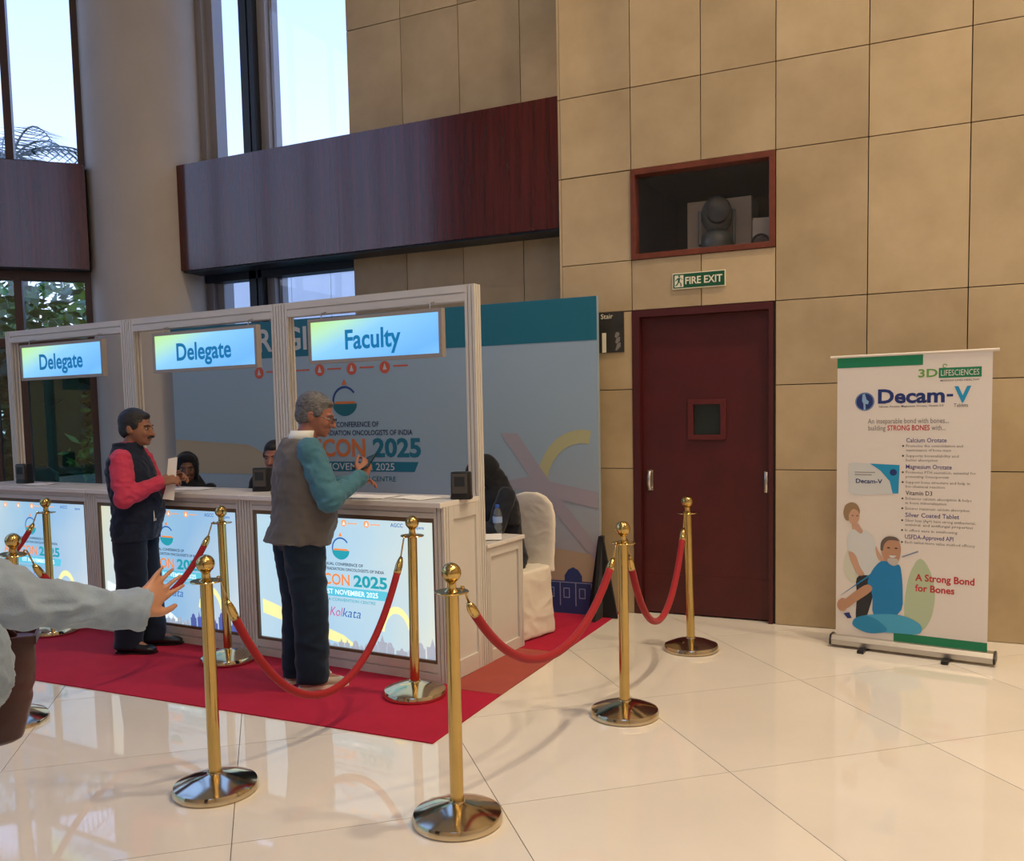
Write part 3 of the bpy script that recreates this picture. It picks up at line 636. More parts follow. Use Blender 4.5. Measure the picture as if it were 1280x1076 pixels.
text('building', .031, GR, rb, (.208, yv, 1.370), 'LEFT', .004, .10, res=2); text('STRONG BONES', .031, RED, rb, (.318, yv, 1.370), 'LEFT', .025, .235, res=2); text('with...', .031, GR, rb, (.564, yv, 1.370), 'LEFT', .004, .075, res=2)
zz = 1.298
for head, lines, m_ in (('Calcium Orotate', [('Promotes the consolidation and', 'maintenance of bone mass'), ('Supports bioavailability and', 'better absorption')], IND),
        ('Magnesium Orotate', [('Promotes PTH secretion, essential for', 'preventing Osteoporosis'), ('Support bone structure and help in', 'bio-chemical reaction')], IND),
        ('Vitamin D3', [('Enhances calcium absorption & helps', 'in bone mineralization'), ('Ensures maximum calcium absorption',)], DK),
        ('Silver Coated Tablet', [('Silver Ions (Ag+) have strong antibacterial,', 'antiviral, and antifungal properties'), ('It offers ease in swallowing',)], IND),
        ('USFDA-Approved API', [('Each tablet more value method efficacy',)], IND)):
    text(head, .026, m_, rb, (.425, yv, zz), 'LEFT', .012, min(.30, .0147*len(head)), res=2); zz -= .029
    for grp in lines:
        flat('bullet', discpoly(.408, zz+.007, .006, 8), yv, DK, rb)
        for ln in grp: text(ln, .0165, GR, rb, (.425, yv, zz), 'LEFT', .004, min(.38, .0102*len(ln)), res=1); zz -= .026
        zz -= .008
    zz -= .010
text('A Strong Bond', .041, RED, rb, (.485, yv, .462), 'LEFT', .035, .32); text('for Bones', .041, RED, rb, (.485, yv, .398), 'LEFT', .035, .215)
# tablet carton picture
flat('carton_picture', [(.094, .985), (.094, 1.165), (.125, 1.17), (.39, 1.160), (.385, .985), (.13, .968)], yv, I('carton', (.60, .62, .60)), rb)
flat('carton_swoosh', [(.22, 1.166), (.39, 1.160), (.385, .987), (.352, .986), (.335, 1.06), (.28, 1.125)], yv-.0006, CY, rb); flat('carton_badge', discpoly(.355, 1.115, .02), yv-.0012, NVY, rb)
text('Decam-V', .026, NVY, rb, (.215, yv-.0012, 1.045), 'CENTER', .03, .155); rect('carton_line', .13, .25, 1.11, 1.114, GR, yv-.001); rect('carton_line', .13, .23, 1.095, 1.099, GR, yv-.001)
# printed exercise picture: green leaf, woman in white, man in blue
SK = I('skin', (.48, .26, .155)); SK2 = I('skin_light', (.56, .33, .22)); BT = I('blue_shirt', (.006, .20, .46)); BT2 = I('blue_trousers', (.06, .36, .56)); WS = I('white_top', (.62, .64, .62)); HR = I('blond_hair', (.30, .20, .10)); GH = I('grey_hair', (.13, .10, .08)); LG = I('leaf_green', (.44, .53, .34)); BKT = I('black_trousers', (.02, .02, .025))
def chaikin(P, n=2):
    for _ in range(n): P = [q for i in range(len(P)) for a, c in [(P[i], P[(i+1) % len(P)])] for q in ((a[0]*.78+c[0]*.22, a[1]*.78+c[1]*.22), (a[0]*.22+c[0]*.78, a[1]*.22+c[1]*.78))]
    return P
pp = lambda n_, P, m_, dy: flat(n_, chaikin(P) if len(P) > 4 else P, yv-.0005*dy, m_, rb)
pp('leaf_print', [(.50, .60), (.535, .59), (.58, .50), (.60, .38), (.58, .24), (.53, .15), (.44, .12), (.42, .3), (.45, .5)], LG, -.6)
pp('leaf_print', [(.08, .62), (.16, .70), (.22, .62), (.20, .45), (.12, .40), (.06, .48)], I('leaf_pale', (.62, .62, .50)), -.6)
pp('woman_hair', [(.062, .86), (.075, .905), (.11, .925), (.145, .915), (.165, .875), (.16, .84), (.14, .83), (.09, .80), (.07, .82)], HR, 1)
pp('woman_face', [(.10, .80), (.095, .845), (.12, .885), (.155, .87), (.163, .83), (.15, .795), (.125, .78)], SK2, 2)
pp('woman_neck', [(.115, .79), (.155, .79), (.20, .72), (.12, .73)], SK2, 1.5)
pp('woman_top', [(.085, .70), (.12, .765), (.175, .72), (.185, .76), (.25, .72), (.265, .62), (.265, .47), (.14, .47), (.145, .58), (.09, .62)], WS, 2.5)
pp('woman_arm', [(.09, .62), (.14, .60), (.165, .52), (.20, .47), (.16, .455), (.12, .53)], SK2, 3); pp('woman_arm', [(.255, .67), (.285, .60), (.32, .57), (.29, .56), (.26, .60)], SK2, 3)
pp('woman_trousers', [(.14, .47), (.265, .47), (.25, .36), (.20, .17), (.14, .17), (.15, .33)], BKT, 3)
pp('man_head', [(.295, .60), (.29, .655), (.31, .70), (.35, .712), (.39, .70), (.405, .655), (.40, .60), (.385, .565), (.355, .545), (.32, .56)], SK, 4); pp('man_hair', [(.285, .63), (.288, .69), (.32, .722), (.375, .722), (.402, .69), (.385, .70), (.33, .70), (.305, .67), (.302, .63)], GH, 5)
pp('man_beard', [(.325, .585), (.355, .59), (.39, .585), (.385, .562), (.355, .54), (.33, .555)], I('grey_beard', (.50, .46, .42)), 5); pp('man_smile', [(.335, .605), (.38, .605), (.365, .592), (.345, .592)], WS, 6)
for ex in (.325, .368): pp('man_eye', [(ex, .655), (ex+.016, .655), (ex+.016, .648), (ex, .648)], BKT, 6)
for ex in (.115, .143): pp('woman_eye', [(ex, .842), (ex+.01, .842), (ex+.01, .837), (ex, .837)], BKT, 6)
pp('man_shirt', [(.285, .565), (.325, .57), (.36, .535), (.40, .56), (.415, .45), (.42, .24), (.24, .20), (.245, .36), (.205, .42), (.24, .51)], BT, 5)
pp('man_arm', [(.21, .425), (.255, .385), (.13, .285), (.085, .24), (.045, .28), (.09, .315)], SK, 6); pp('man_hand', [(.032, .29), (.07, .32), (.10, .28), (.085, .235), (.05, .225), (.03, .25)], SK, 6.5)
pp('exercise_bar', [(.05, .325), (.06, .335), (.25, .50), (.25, .485)], BT, 4.5); pp('exercise_bar', [(.07, .215), (.105, .225), (.12, .19), (.095, .185)], NVY, 7); pp('exercise_bar', [(.41, .605), (.50, .645), (.50, .635), (.41, .595)], I('bar_grey', (.25, .30, .38)), 1)
pp('man_legs', [(.12, .14), (.13, .19), (.22, .225), (.37, .245), (.46, .23), (.53, .19), (.52, .13), (.37, .125), (.22, .115)], BT2, 5.5); pp('man_thigh', [(.12, .14), (.13, .19), (.20, .22), (.27, .20), (.35, .13), (.22, .10)], I('mid_blue', (.015, .24, .46)), 6)

# ------------------------------------------------------------------ stanchions and ropes
def make_stanchion():
    t = thing('stanchion', '', 'stanchion')
    b = B(); b.lathe([(.165, 0), (.17, .006), (.17, .026), (.165, .036), (.10, .062), (.05, .074), (.032, .078), (.03, .084)], (0, 0, 0), 48); b.build('base', BRASSB, t, 'angle')
    b = B(); b.lathe([(.0255, .08), (.0255, .872)], (0, 0, 0), 28); b.build('pole', BRASS, t, 'angle')
    b = B(); b.lathe([(.030, .868), (.030, .876), (.018, .886), (.017, .905), (.022, .915)], (0, 0, 0), 28)
    b.lathe([(.062, .870), (.064, .873), (.062, .876), (.03, .876)], (0, 0, 0), 32); b.build('collar', BRASS, t, 'angle')
    b = B(); b.ell((0, 0, .944), (.037, .037, .037), None, 28, 16); b.build('ball_finial', BRASS, t, True)
    return t
ST = {}
SPOTS = [('A', -2.625, 2.666, 'brass stanchion standing left of centre in the foreground on cream tiles', .0, .0),
         ('B', -1.573, 2.811, 'nearest brass stanchion in the middle foreground with its rope going right', 0, 0),
         ('C', -1.345, 4.144, 'brass stanchion between the counter end and the door, holding two ropes', 0, 0),
         ('D', -1.326, 5.455, 'brass stanchion furthest back, directly before the maroon door', -.022, .0),
         ('E', -2.49, 4.015, 'brass stanchion on the red carpet in front of the faculty panel', .012, 0),
         ('F', -3.945, 4.165, 'brass stanchion on the red carpet before the middle counter', -.01, 0),
         ('G', -5.69, 4.27, 'brass stanchion on the red carpet before the leftmost counter', 0, 0),
         ('H', -4.21, 2.9, 'brass stanchion at the left edge, its foot half hidden by the brown bag', .095, 0),
         ('J', -5.75, 2.95, 'brass stanchion out to the far left that carries the outermost rope', 0, 0)]
proto = None
for k_, x, y, lab, lx, ly in SPOTS:
    if proto is None: o = proto = make_stanchion()
    else: o = copy_tree(proto)
    z = .0065 if y > 3.45 and x < -2.06 else 0
    o.location = (x, y, z); o.rotation_euler = (-ly, lx, R(random.uniform(0, 90))) if False else (0, lx, 0)
    tag(o, lab, 'stanchion', 'brass rope stanchions'); ST[k_] = Vector((x, y, z)), lx
def rope(a, b_, low, label):
    pa, la = ST[a]; pb, lb = ST[b_]
    pa = pa+Vector((.872*math.sin(la), 0, .872)); pb = pb+Vector((.872*math.sin(lb), 0, .872))
    h = Vector((pb.x-pa.x, pb.y-pa.y, 0)).normalized(); P0 = pa+h*.058; P1 = pb-h*.058; L = (P1-P0).length
    t = thing('velvet_rope', label, 'rope', (0, 0, 0), 0, 'red velvet ropes')
    sag = (P0.z+P1.z)/2-low
    pt = lambda s_: P0.lerp(P1, s_)-Vector((0, 0, sag*(1-(2*s_-1)**2*(.82+.18*(2*s_-1)**2))))
    lo = .075/L*.9
    pts = [pt(lo+(1-2*lo)*i/40) for i in range(41)]
    bb = B(); bb.tube(pts, .0185, 14); bb.build('rope', ROPE, t, True)
    for s0, s1 in ((lo*.62, lo*1.2), (1-lo*.62, 1-lo*1.2)):
        bb = B(); q = [pt(s0+(s1-s0)*i/4) for i in range(5)]; bb.tube(q, .02, 14, [.009, .016, .0195, .0195, .0195]); bb.build('end_cap', BRASS, t, True)
    for s0, s1, p in ((0, lo*.75, P0), (1, 1-lo*.75, P1)):
        bb = B(); d_ = h if s0 == 0 else -h
        bb.tube([p-d_*.004+Vector((0, 0, -.002)), p+Vector((0, 0, .012)), p+d_*.012+Vector((0, 0, .006)), pt(s1)], .0045, 8); bb.build('hook', BRASS, t, True)
    return t
rope('A', 'E', .22, 'red velvet rope sagging low across the man in the grey waistcoat')
rope('B', 'C', .47, 'red velvet rope from the nearest stanchion toward the end of the side table')
rope('C', 'D', .34, 'red velvet rope hanging in front of the maroon door')
rope('H', 'F', .44, 'red velvet rope behind the outstretched hand at the middle counter')
rope('J', 'G', .45, 'red velvet rope leaving the picture at the left edge')

# ------------------------------------------------------------------ people
def remesh(b, voxel, smooth=3, wr=0, ws=9, seed=0, keep=None, name='body'):
    m = b.mesh('tmp'); o = bpy.data.objects.new('tmp', m); col.objects.link(o)
    md = o.modifiers.new('r', 'REMESH'); md.mode = 'VOXEL'; md.voxel_size = voxel; md.use_smooth_shade = True
    if smooth: s2 = o.modifiers.new('s', 'SMOOTH'); s2.iterations = smooth; s2.factor = .5
    dg = bpy.context.evaluated_depsgraph_get(); r = bpy.data.meshes.new_from_object(o.evaluated_get(dg))
    bpy.data.objects.remove(o); bpy.data.meshes.remove(m); r.name = name
    if wr:
        ns = [v.normal.copy() for v in r.vertices]; cs = [v.co.copy() for v in r.vertices]; out = []
        for p, nn in zip(cs, ns):
            q = Vector((p.x*ws*1.1, p.y*ws*1.1, p.z*ws*1.5+seed)); q2 = q+Vector((.6*noise.noise(q*.6+Vector((9, 0, 0))), 0, .9*noise.noise(q*.6)))
            n_ = (1-2*abs(noise.noise(q2)))*.8+.35*noise.noise(q*2.3); out += list(p+nn*(wr*(n_-.45)))
        r.vertices.foreach_set('co', out); r.update()
    if keep:
        bm = bmesh.new(); bm.from_mesh(r); bmesh.ops.delete(bm, geom=[v for v in bm.verts if not keep(v.co)], context='VERTS'); bm.to_mesh(r); bm.free()
    return r
def V3(*a): return Vector(a)
def add_hand(b, wrist, d, nrm, thumb, curl=.5, spread=.05, s=1.0, tcurl=.3):
    """wrist point, finger direction d, back-of-hand normal nrm, side thumb (+1/-1 along d x nrm)"""
    d = Vector(d).normalized(); nrm = Vector(nrm); nrm = (nrm-d*nrm.dot(d)).normalized(); sd = d.cross(nrm).normalized()*thumb
    W = Vector(wrist); rt = Matrix((d, sd, nrm)).transposed()
    b.ell(W+d*.05*s, (.058*s, .040*s, .017*s), rt, 16, 10); b.ell(W+d*.075*s, (.03*s, .041*s, .014*s), rt, 16, 10)
    for k, (off, ln) in enumerate(((.030, .074), (.010, .083), (-.011, .077), (-.030, .060))):
        p = W+(d*(.090-(.006 if k == 3 else 0))+sd*off)*s; a = (1.5-k)*spread; dd = (d*math.cos(a)+sd*math.sin(a)); r0 = .0088*s; seg = [.45, .32, .23]; ang = curl*.55
        for i, f_ in enumerate(seg):
            q = Matrix.Rotation(ang, 3, dd.cross(nrm).normalized()) if False else None
            cd_ = (dd*math.cos(ang)-nrm*math.sin(ang)); p2 = p+cd_*ln*f_*s; r1 = r0*.9; b.cap(p, p2, r0, r1, 10); p, r0 = p2, r1; ang += curl*.75
    p = W+(d*.022+sd*.028)*s; t1 = p+(d*.030+sd*.026-nrm*.012*tcurl*2)*s; t2 = t1+(d*.034+sd*(.012-.016*tcurl)-nrm*.018*tcurl)*s; t3 = t2+(d*.026+sd*(.004-.014*tcurl)-nrm*.012*tcurl)*s
    b.limb([p, t1, t2, t3], [.015*s, .012*s, .0102*s, .0085*s], 10)
SKIN = {}
def skinmat(n_, c): return mat('skin_'+n_, c, .5, var=.10, scale=14, spec=.35)
EYEW = mat('eye_white', (.30, .27, .24), .3); EYED = mat('eye_dark', (.012, .008, .006), .25)
def head_shapes(b, c, rt, s=1.0, hw=1.0):
    P = lambda x, y, z: c+rt @ V3(x*s, y*s, z*s)
    E = lambda x, y, z, rx, ry, rz, r2=None: b.ell(P(x, y, z), (rx*s, ry*s*hw, rz*s), rt @ r2 if r2 else rt)
    E(-.012, 0, .030, .098, .077, .092); E(.018, 0, -.015, .080, .068, .092); E(.036, 0, -.062, .056, .050, .050); E(.070, 0, -.088, .024, .024, .020)
    E(.066, .030, -.028, .026, .024, .026); E(.066, -.030, -.028, .026, .024, .026); E(.080, 0, .022, .020, .050, .012)
    b.limb([P(.092, 0, .012), P(.108, 0, -.020), P(.116, 0, -.034)], [.0085*s, .0115*s, .0125*s], 10); E(.102, .012, -.036, .010, .008, .008); E(.102, -.012, -.036, .010, .008, .008)
    E(.090, 0, -.058, .012, .024, .006); E(.087, 0, -.067, .012, .022, .007)
    tl = Matrix.Rotation(R(-12), 3, 'Y')
    for sy in (1, -1): E(-.012, sy*.074/hw*hw, -.008, .020, .010, .031, tl)
def eyes(t, c, rt, s=1.0, hw=1.0, brow=None):
    for sy in (1, -1):
        b = B(); b.ell(c+rt @ V3(.0815*s, sy*.032*s*hw, .002*s), (.0115*s, .0130*s, .0062*s), rt, 12, 8); e_ = b.build('eye', EYEW, t, True)
        b = B(); b.ell(c+rt @ V3(.0905*s, sy*.032*s*hw, .002*s), (.0045*s, .0062*s, .0060*s), rt, 10, 6); b.build('iris', EYED, e_, True)
        if brow: b = B(); b.limb([c+rt @ V3(.094*s, sy*.014*s, .020*s), c+rt @ V3(.092*s, sy*.034*s, .025*s), c+rt @ V3(.078*s, sy*.052*s, .019*s)], [.0045*s, .005*s, .003*s], 8); b.build('eyebrow', brow, t, True)
def torso(b, P, N, lat, grow=0, belly=0, z0=0, wsc=1.0, prof=None):
    """P pelvis centre, N neck base, lat: left-right unit vector"""
    ax = (N-P); fwd = lat.cross(ax).normalized()
    prof = prof or [(-.10, .150, .105, 0), (0, .165, .118, 0), (.15, .160, .118, .01), (.32, .158, .116, .012), (.55, .172, .120, .012), (.72, .182, .112, .004), (.86, .178, .088, -.004), (.93, .12, .068, -.004), (1.0, .062, .058, 0)]
    rings = []
    for t_, w_, d_, o_ in prof:
        bl = belly*max(0, 1-abs(t_-.22)/.3); rings.append((P+ax*t_+fwd*(o_+bl*.6), lat*(w_*wsc+grow), fwd*(d_+grow+bl*.5)))
    b.loft(rings, 32, 2.3)
def person(name, label, loc, rotz, J, skin, clothes, vox=.006, scale=1.0, headrot=(0, 0), headw=1.0, hand_kw=None, build_legs=True):
    """J joints in metres: P N H SL SR EL ER WL WR hips/knees/ankles; returns (empty, helpers)"""
    t = thing(name, label, 'person', loc, rotz)
    for k in J: J[k] = Vector(J[k])
    lat = (J['SL']-J['SR']).normalized()
    rt = Matrix.Rotation(headrot[0], 3, 'Z') @ Matrix.Rotation(headrot[1], 3, 'Y')
    b = B(); head_shapes(b, J['H'], rt, scale, headw)
    b.limb([J['N']-Vector((0, 0, .05)), J['H']+rt @ V3(-.015, 0, -.05)], [.062, .054]); torso(b, J['P'], J['N'], lat, -.015)
    for s_ in 'LR':
        b.limb([J['S'+s_], J['E'+s_], J['W'+s_]], [.046, .038, .027])
        kw = dict(d=J['W'+s_]-J['E'+s_], nrm=(0, 0, 1), thumb=1 if s_ == 'L' else -1, curl=.5, spread=.05); kw.update((hand_kw or {}).get(s_, {})); add_hand(b, J['W'+s_], **kw)
        b.limb([J['hip'+s_], J['knee'+s_], J['ank'+s_]], [.080, .052, .038]); b.limb([J['ank'+s_], J['toe'+s_]], [.036, .024])
    obj('body', remesh(b, vox, 3, name='body'), skin, t, True)
    return t, lat, rt
def sleeves(b, J, r=(.060, .054, .040), end=.97):
    for s_ in 'LR':
        w_ = J['E'+s_].lerp(J['W'+s_], end); mid = J['S'+s_].lerp(J['E'+s_], .5)
        b.limb([J['S'+s_], mid, J['E'+s_]], [r[0], (r[0]+r[1])/2+.002, r[1]]); b.limb([J['E'+s_], J['E'+s_].lerp(w_, .6), w_], [r[1], r[2]+.004, r[2]])
def trousers_shapes(b, J, lat, r=(.098, .078, .066), hem=-.005):
    fwd = lat.cross(Vector((0, 0, 1)))*-1
    fwd = Vector((lat.y, -lat.x, 0))
    b.loft([(J['P']+Vector((0, 0, z)), lat*w_, fwd*d_) for z, w_, d_ in ((-.10, .135, .105), (-.04, .168, .122), (.04, .166, .122), (.11, .158, .116))], 28, 2.2)
    for s_ in 'LR':
        a = J['ank'+s_]+Vector((0, 0, -.045+hem)); h = J['hip'+s_]; k = J['knee'+s_]
        pts = [(h, r[0]), (h.lerp(k, .5), (r[0]+r[1])/2), (k, r[1]), (k.lerp(a, .5), (r[1]+r[2])/2), (a, r[2])]
        b.loft([(p, lat*ra*.95, fwd*ra*1.06) for p, ra in pts], 20); b.ell(h, (r[0],)*3)
def shoe(t, ank, toe, m_, sole=None, k=1.0):
    d_ = Vector((toe.x-ank.x, toe.y-ank.y, 0)).normalized(); sd = Vector((-d_.y, d_.x, 0)); o = Vector((ank.x, ank.y, 0)); z = Vector((0, 0, 1))
    rs = []
    for x, w_, zc, h in ((-.075, .022, .042, .03), (-.062, .036, .045, .042), (-.02, .039, .050, .047), (.05, .040, .040, .036), (.11, .047, .032, .028), (.16, .043, .027, .022), (.190, .026, .022, .014)): rs.append((o+d_*x*k+z*zc*k, sd*w_*k, z*h*k))
    b = B(); b.loft(rs, 20, 2.6); b.ell(o+z*.085*k-d_*.01, (.042*k, .042*k, .03*k)); sh = obj('shoe', remesh(b, .006, 2, name='shoe'), m_, t, True)
    b = B(); pts = [(-.082, 0), (-.07, .034), (-.02, .041), (.05, .043), (.11, .050), (.165, .046), (.198, .02), (.2, 0)]
    pl = [(x, y) for x, y in pts]+[(x, -y) for x, y in pts[-2:0:-1]]
    b.prism([o+d_*x*k+sd*y*k for x, y in pl], (0, 0, .020*k if sole else .013*k)); b.build('sole', sole or BLACK, sh)
def cloth(name, b, m_, t, vox=.009, sm=4, wr=.006, ws=9, seed=0, keep=None): return obj(name, remesh(b, vox, sm, wr, ws, seed, keep, name), m_, t, True)
def fab(name, c, **k): return mat('fabric_'+name, c, k.get('rough', .85), var=.10, scale=12, bump=.15, bscale=240, sheen=.15, spec=.25)

# --- man in pink shirt and navy vest, profile towards the middle counter
HAIRB = mat('black_hair', (.008, .008, .010), .55, bump=.4, bscale=90, stretch=(1, 1, 4)); HAIRG = mat('grey_hair', (.115, .115, .125), .6, var=.6, scale=40, bump=.4, bscale=90, stretch=(1, 1, 3))
SK1 = skinmat('brown', (.27, .125, .075)); SKD = skinmat('dark_brown', (.13, .058, .036)); SK3 = skinmat('reddish_brown', (.30, .125, .085))
FZ = .0065
J = dict(P=(-.03, 0, .84), N=(-.045, 0, 1.335), H=(.015, 0, 1.465), SL=(-.04, .165, 1.27), SR=(-.025, -.160, 1.265), EL=(.03, .215, 1.03), ER=(.015, -.225, 1.03), WL=(.19, .10, 1.12), WR=(.19, -.11, 1.115),
         hipL=(-.03, .085, .80), hipR=(-.03, -.085, .80), kneeL=(-.01, .09, .44), kneeR=(-.03, -.09, .44), ankL=(.01, .095, .085), ankR=(-.075, -.095, .085), toeL=(.14, .11, .03), toeR=(.055, -.11, .03))
m1, lat, rt = person('person', 'man in pink shirt and navy quilted vest reading a slip at the middle counter', (-4.685, 4.19, FZ), R(24), J, SK1, None, headrot=(R(-4), R(4)),
    hand_kw=dict(L=dict(d=(.9, -.2, .25), nrm=(0, .6, .6), curl=1.0), R=dict(d=(.9, .35, .2), nrm=(0, -.6, .6), curl=1.0)))
PINK_S = fab('pink', (.50, .046, .10)); NAVY_V = fab('navy_quilt', (.010, .016, .035)); NAVY_T = fab('dark_navy', (.006, .011, .026))
b = B(); torso(b, J['P'], J['N'], lat, .002, .03); sleeves(b, J, (.070, .070, .046)); cloth('shirt', b, PINK_S, m1, .008, 3, .013, 11, 1)
b = B(); b.loft([(J['N']+V3(.0, 0, -.02), (0, .074, 0), (.070, 0, 0)), (J['N']+V3(.012, 0, .02), (0, .068, 0), (.066, 0, 0)), (J['N']+V3(.018, 0, .045), (0, .066, 0), (.064, 0, 0))], 24); b.build('collar', PINK_S, m1, True)
b = B(); torso(b, J['P']-V3(0, 0, .02), J['N'], lat, .022, .045, prof=[(-.16, .165, .120, 0), (0, .165, .122, 0), (.15, .160, .120, .01), (.32, .158, .118, .012), (.55, .168, .122, .010), (.72, .182, .114, .0), (.86, .172, .092, -.008), (.95, .105, .076, -.008), (1.03, .072, .068, -.006), (1.08, .070, .066, -.004)])
cloth('vest', b, NAVY_V, m1, .009, 3, .009, 13, 2)
b = B(); trousers_shapes(b, J, lat, (.105, .092, .088)); cloth('trousers', b, NAVY_T, m1, .010, 4, .006, 7, 3)
shoe(m1, J['ankL'], J['toeL'], mat('black_leather', (.012, .013, .018), .3)); shoe(m1, J['ankR'], J['toeR'], MATS['black_leather'])
def hair_cap(t, c, rt, m_, side=True, s=1.0, back=1.0):
    b = B(); E = lambda x, y, z, rx, ry, rz: b.ell(c+rt @ V3(x*s, y*s, z*s), (rx*s, ry*s, rz*s), rt)
    E(-.022, 0, .045, .102, .083, .090); E(.028, 0, .083, .056, .058, .030); E(-.062, 0, -.005, .055*back, .068, .068)
    for sy in (1, -1): E(.014, sy*.070, .022, .032, .010, .030); E(-.04, sy*.058, .0, .045, .02, .05)
    return obj('hair', remesh(b, .006, 3, .003, 40, name='hair'), m_, t, True)
hair_cap(m1, J['H'], rt, HAIRB); eyes(m1, J['H'], rt, 1, 1, HAIRB)
b = B(); b.limb([J['H']+rt @ V3(.094, -.030, -.056), J['H']+rt @ V3(.110, -.012, -.047), J['H']+rt @ V3(.110, .012, -.047), J['H']+rt @ V3(.094, .030, -.056)], [.004, .0075, .0075, .004], 8); b.build('moustache', HAIRB, m1, True)
for k in (0, 1): b = B(); b.tube([(.135, -.07-.02*k, .95), (.142, -.075-.02*k, .90), (.14, -.07-.025*k, .865)], .003, 6); b.build('drawcord', WHITE, m1)
def worldpt(o, p): return Matrix.Translation(o.location) @ o.rotation_euler.to_matrix().to_4x4() @ Vector(p)
pt_ = worldpt(m1, (.245, -.06, 1.06)); pp_ = thing('paper_slip', 'folded white paper slip held by the man in the pink shirt', 'paper', pt_, R(24))
b = B(); b.prism([(-.035, -.005, 0), (.030, -.005, .01), (.048, .012, .215), (-.012, .012, .205)], (0, .0015, 0)); b.build('sheet', WHITE, pp_)
b = B(); b.prism([(-.055, -.008, -.055), (.02, -.01, -.065), (.03, -.005, .012), (-.036, -.005, .004)], (0, .0015, 0)); b.build('fold', WHITE, pp_)

# --- man in grey waistcoat, seen from behind
J = dict(P=(-.05, 0, .88), N=(-.01, 0, 1.395), H=(.075, -.005, 1.525), SL=(-.015, .175, 1.335), SR=(-.02, -.175, 1.335), EL=(.10, .25, 1.08), ER=(.05, -.265, 1.075), WL=(.32, .10, 1.13), WR=(.265, -.17, 1.175),
         hipL=(-.05, .09, .83), hipR=(-.05, -.09, .83), kneeL=(-.03, .09, .46), kneeR=(-.02, -.085, .46), ankL=(-.05, .10, .085), ankR=(-.02, -.075, .085), toeL=(.10, .12, .03), toeR=(.12, -.10, .03))
m2, lat, rt = person('person', 'grey-haired man in grey waistcoat and blue shirt leaning over the faculty counter', (-3.14, 3.965, FZ), R(55), J, SK3, None, headrot=(R(-30), R(16)),
    hand_kw=dict(L=dict(d=(.7, -.6, .1), nrm=(.2, .3, .9), curl=.7), R=dict(d=(.55, .30, .75), nrm=(.2, -.9, .2), curl=.9)))
BLUE_S = fab('teal_blue', (.055, .165, .235)); GREY_V = fab('grey_wool', (.115, .108, .108)); NAVY2 = fab('ink_navy', (.006, .018, .038))
b = B(); torso(b, J['P'], J['N'], lat, .0, .03); sleeves(b, J, (.074, .072, .046)); cloth('shirt', b, BLUE_S, m2, .008, 3, .013, 11, 4)
b = B(); torso(b, J['P']-V3(0, 0, .02), J['N'], lat, .036, .05, prof=[(-.075, .180, .140, -.004), (-.02, .178, .135, 0), (.15, .168, .124, .008), (.32, .166, .120, .012), (.55, .172, .122, .008), (.72, .172, .110, .0), (.86, .146, .084, -.006), (.95, .085, .066, -.008), (1.0, .055, .055, -.008)])
cloth('waistcoat', b, GREY_V, m2, .009, 3, .012, 9, 5)
b = B(); b.loft([(J['N']+V3(-.01, 0, -.01), (0, .082, 0), (.076, 0, 0)), (J['N']+V3(.002, 0, .025), (0, .074, 0), (.070, 0, 0)), (J['N']+V3(.012, 0, .048), (0, .070, 0), (.066, 0, 0))], 24); b.build('collar', mat('pale_collar', (.68, .72, .72), .7), m2, True)
b = B(); trousers_shapes(b, J, lat, (.115, .094, .088)); cloth('trousers', b, NAVY2, m2, .010, 4, .008, 7, 6)
SHOEM = mat('beige_sneaker', (.42, .36, .30), .7); SOLEW = mat('white_sole', (.72, .68, .60), .6)
shoe(m2, J['ankL'], J['toeL'], SHOEM, SOLEW); shoe(m2, J['ankR'], J['toeR'], SHOEM, SOLEW)
hair_cap(m2, J['H'], rt, HAIRG); eyes(m2, J['H'], rt, 1, 1, HAIRG)
gl_ = B()
for sy in (1, -1):
    pts = [J['H']+rt @ V3(.108, sy*.033+.020*math.cos(a), -.004+.016*math.sin(a)) for a in [2*math.pi*i/14 for i in range(15)]]; gl_.tube(pts, .0018, 6)
    gl_.tube([J['H']+rt @ V3(.106, sy*.053, .0), J['H']+rt @ V3(.05, sy*.078, .004), J['H']+rt @ V3(-.015, sy*.082, .006)], .0018, 6)
gl_.tube([J['H']+rt @ V3(.108, -.013, .0), J['H']+rt @ V3(.110, 0, .003), J['H']+rt @ V3(.108, .013, .0)], .0018, 6); gl_.build('spectacles', mat('spectacle_metal', (.05, .05, .06), .3, metal=.8), m2)
ph = thing('smartphone', 'dark smartphone held up by the man in the grey waistcoat', 'phone', worldpt(m2, (.325, -.125, 1.255)), R(55))
b = B(); ax = V3(.05, .055, .035); ay = V3(.028, -.012, .012); az = ax.cross(ay).normalized()*.004; b.obox((0, 0, 0), ax, ay, az); b.build('case', BLACK, ph, bevel=.002)
b = B(); b.obox(-az*1.06, ax*.93, ay*.9, az*.1); b.build('screen', mat('phone_screen', (.02, .06, .07), .15), ph)

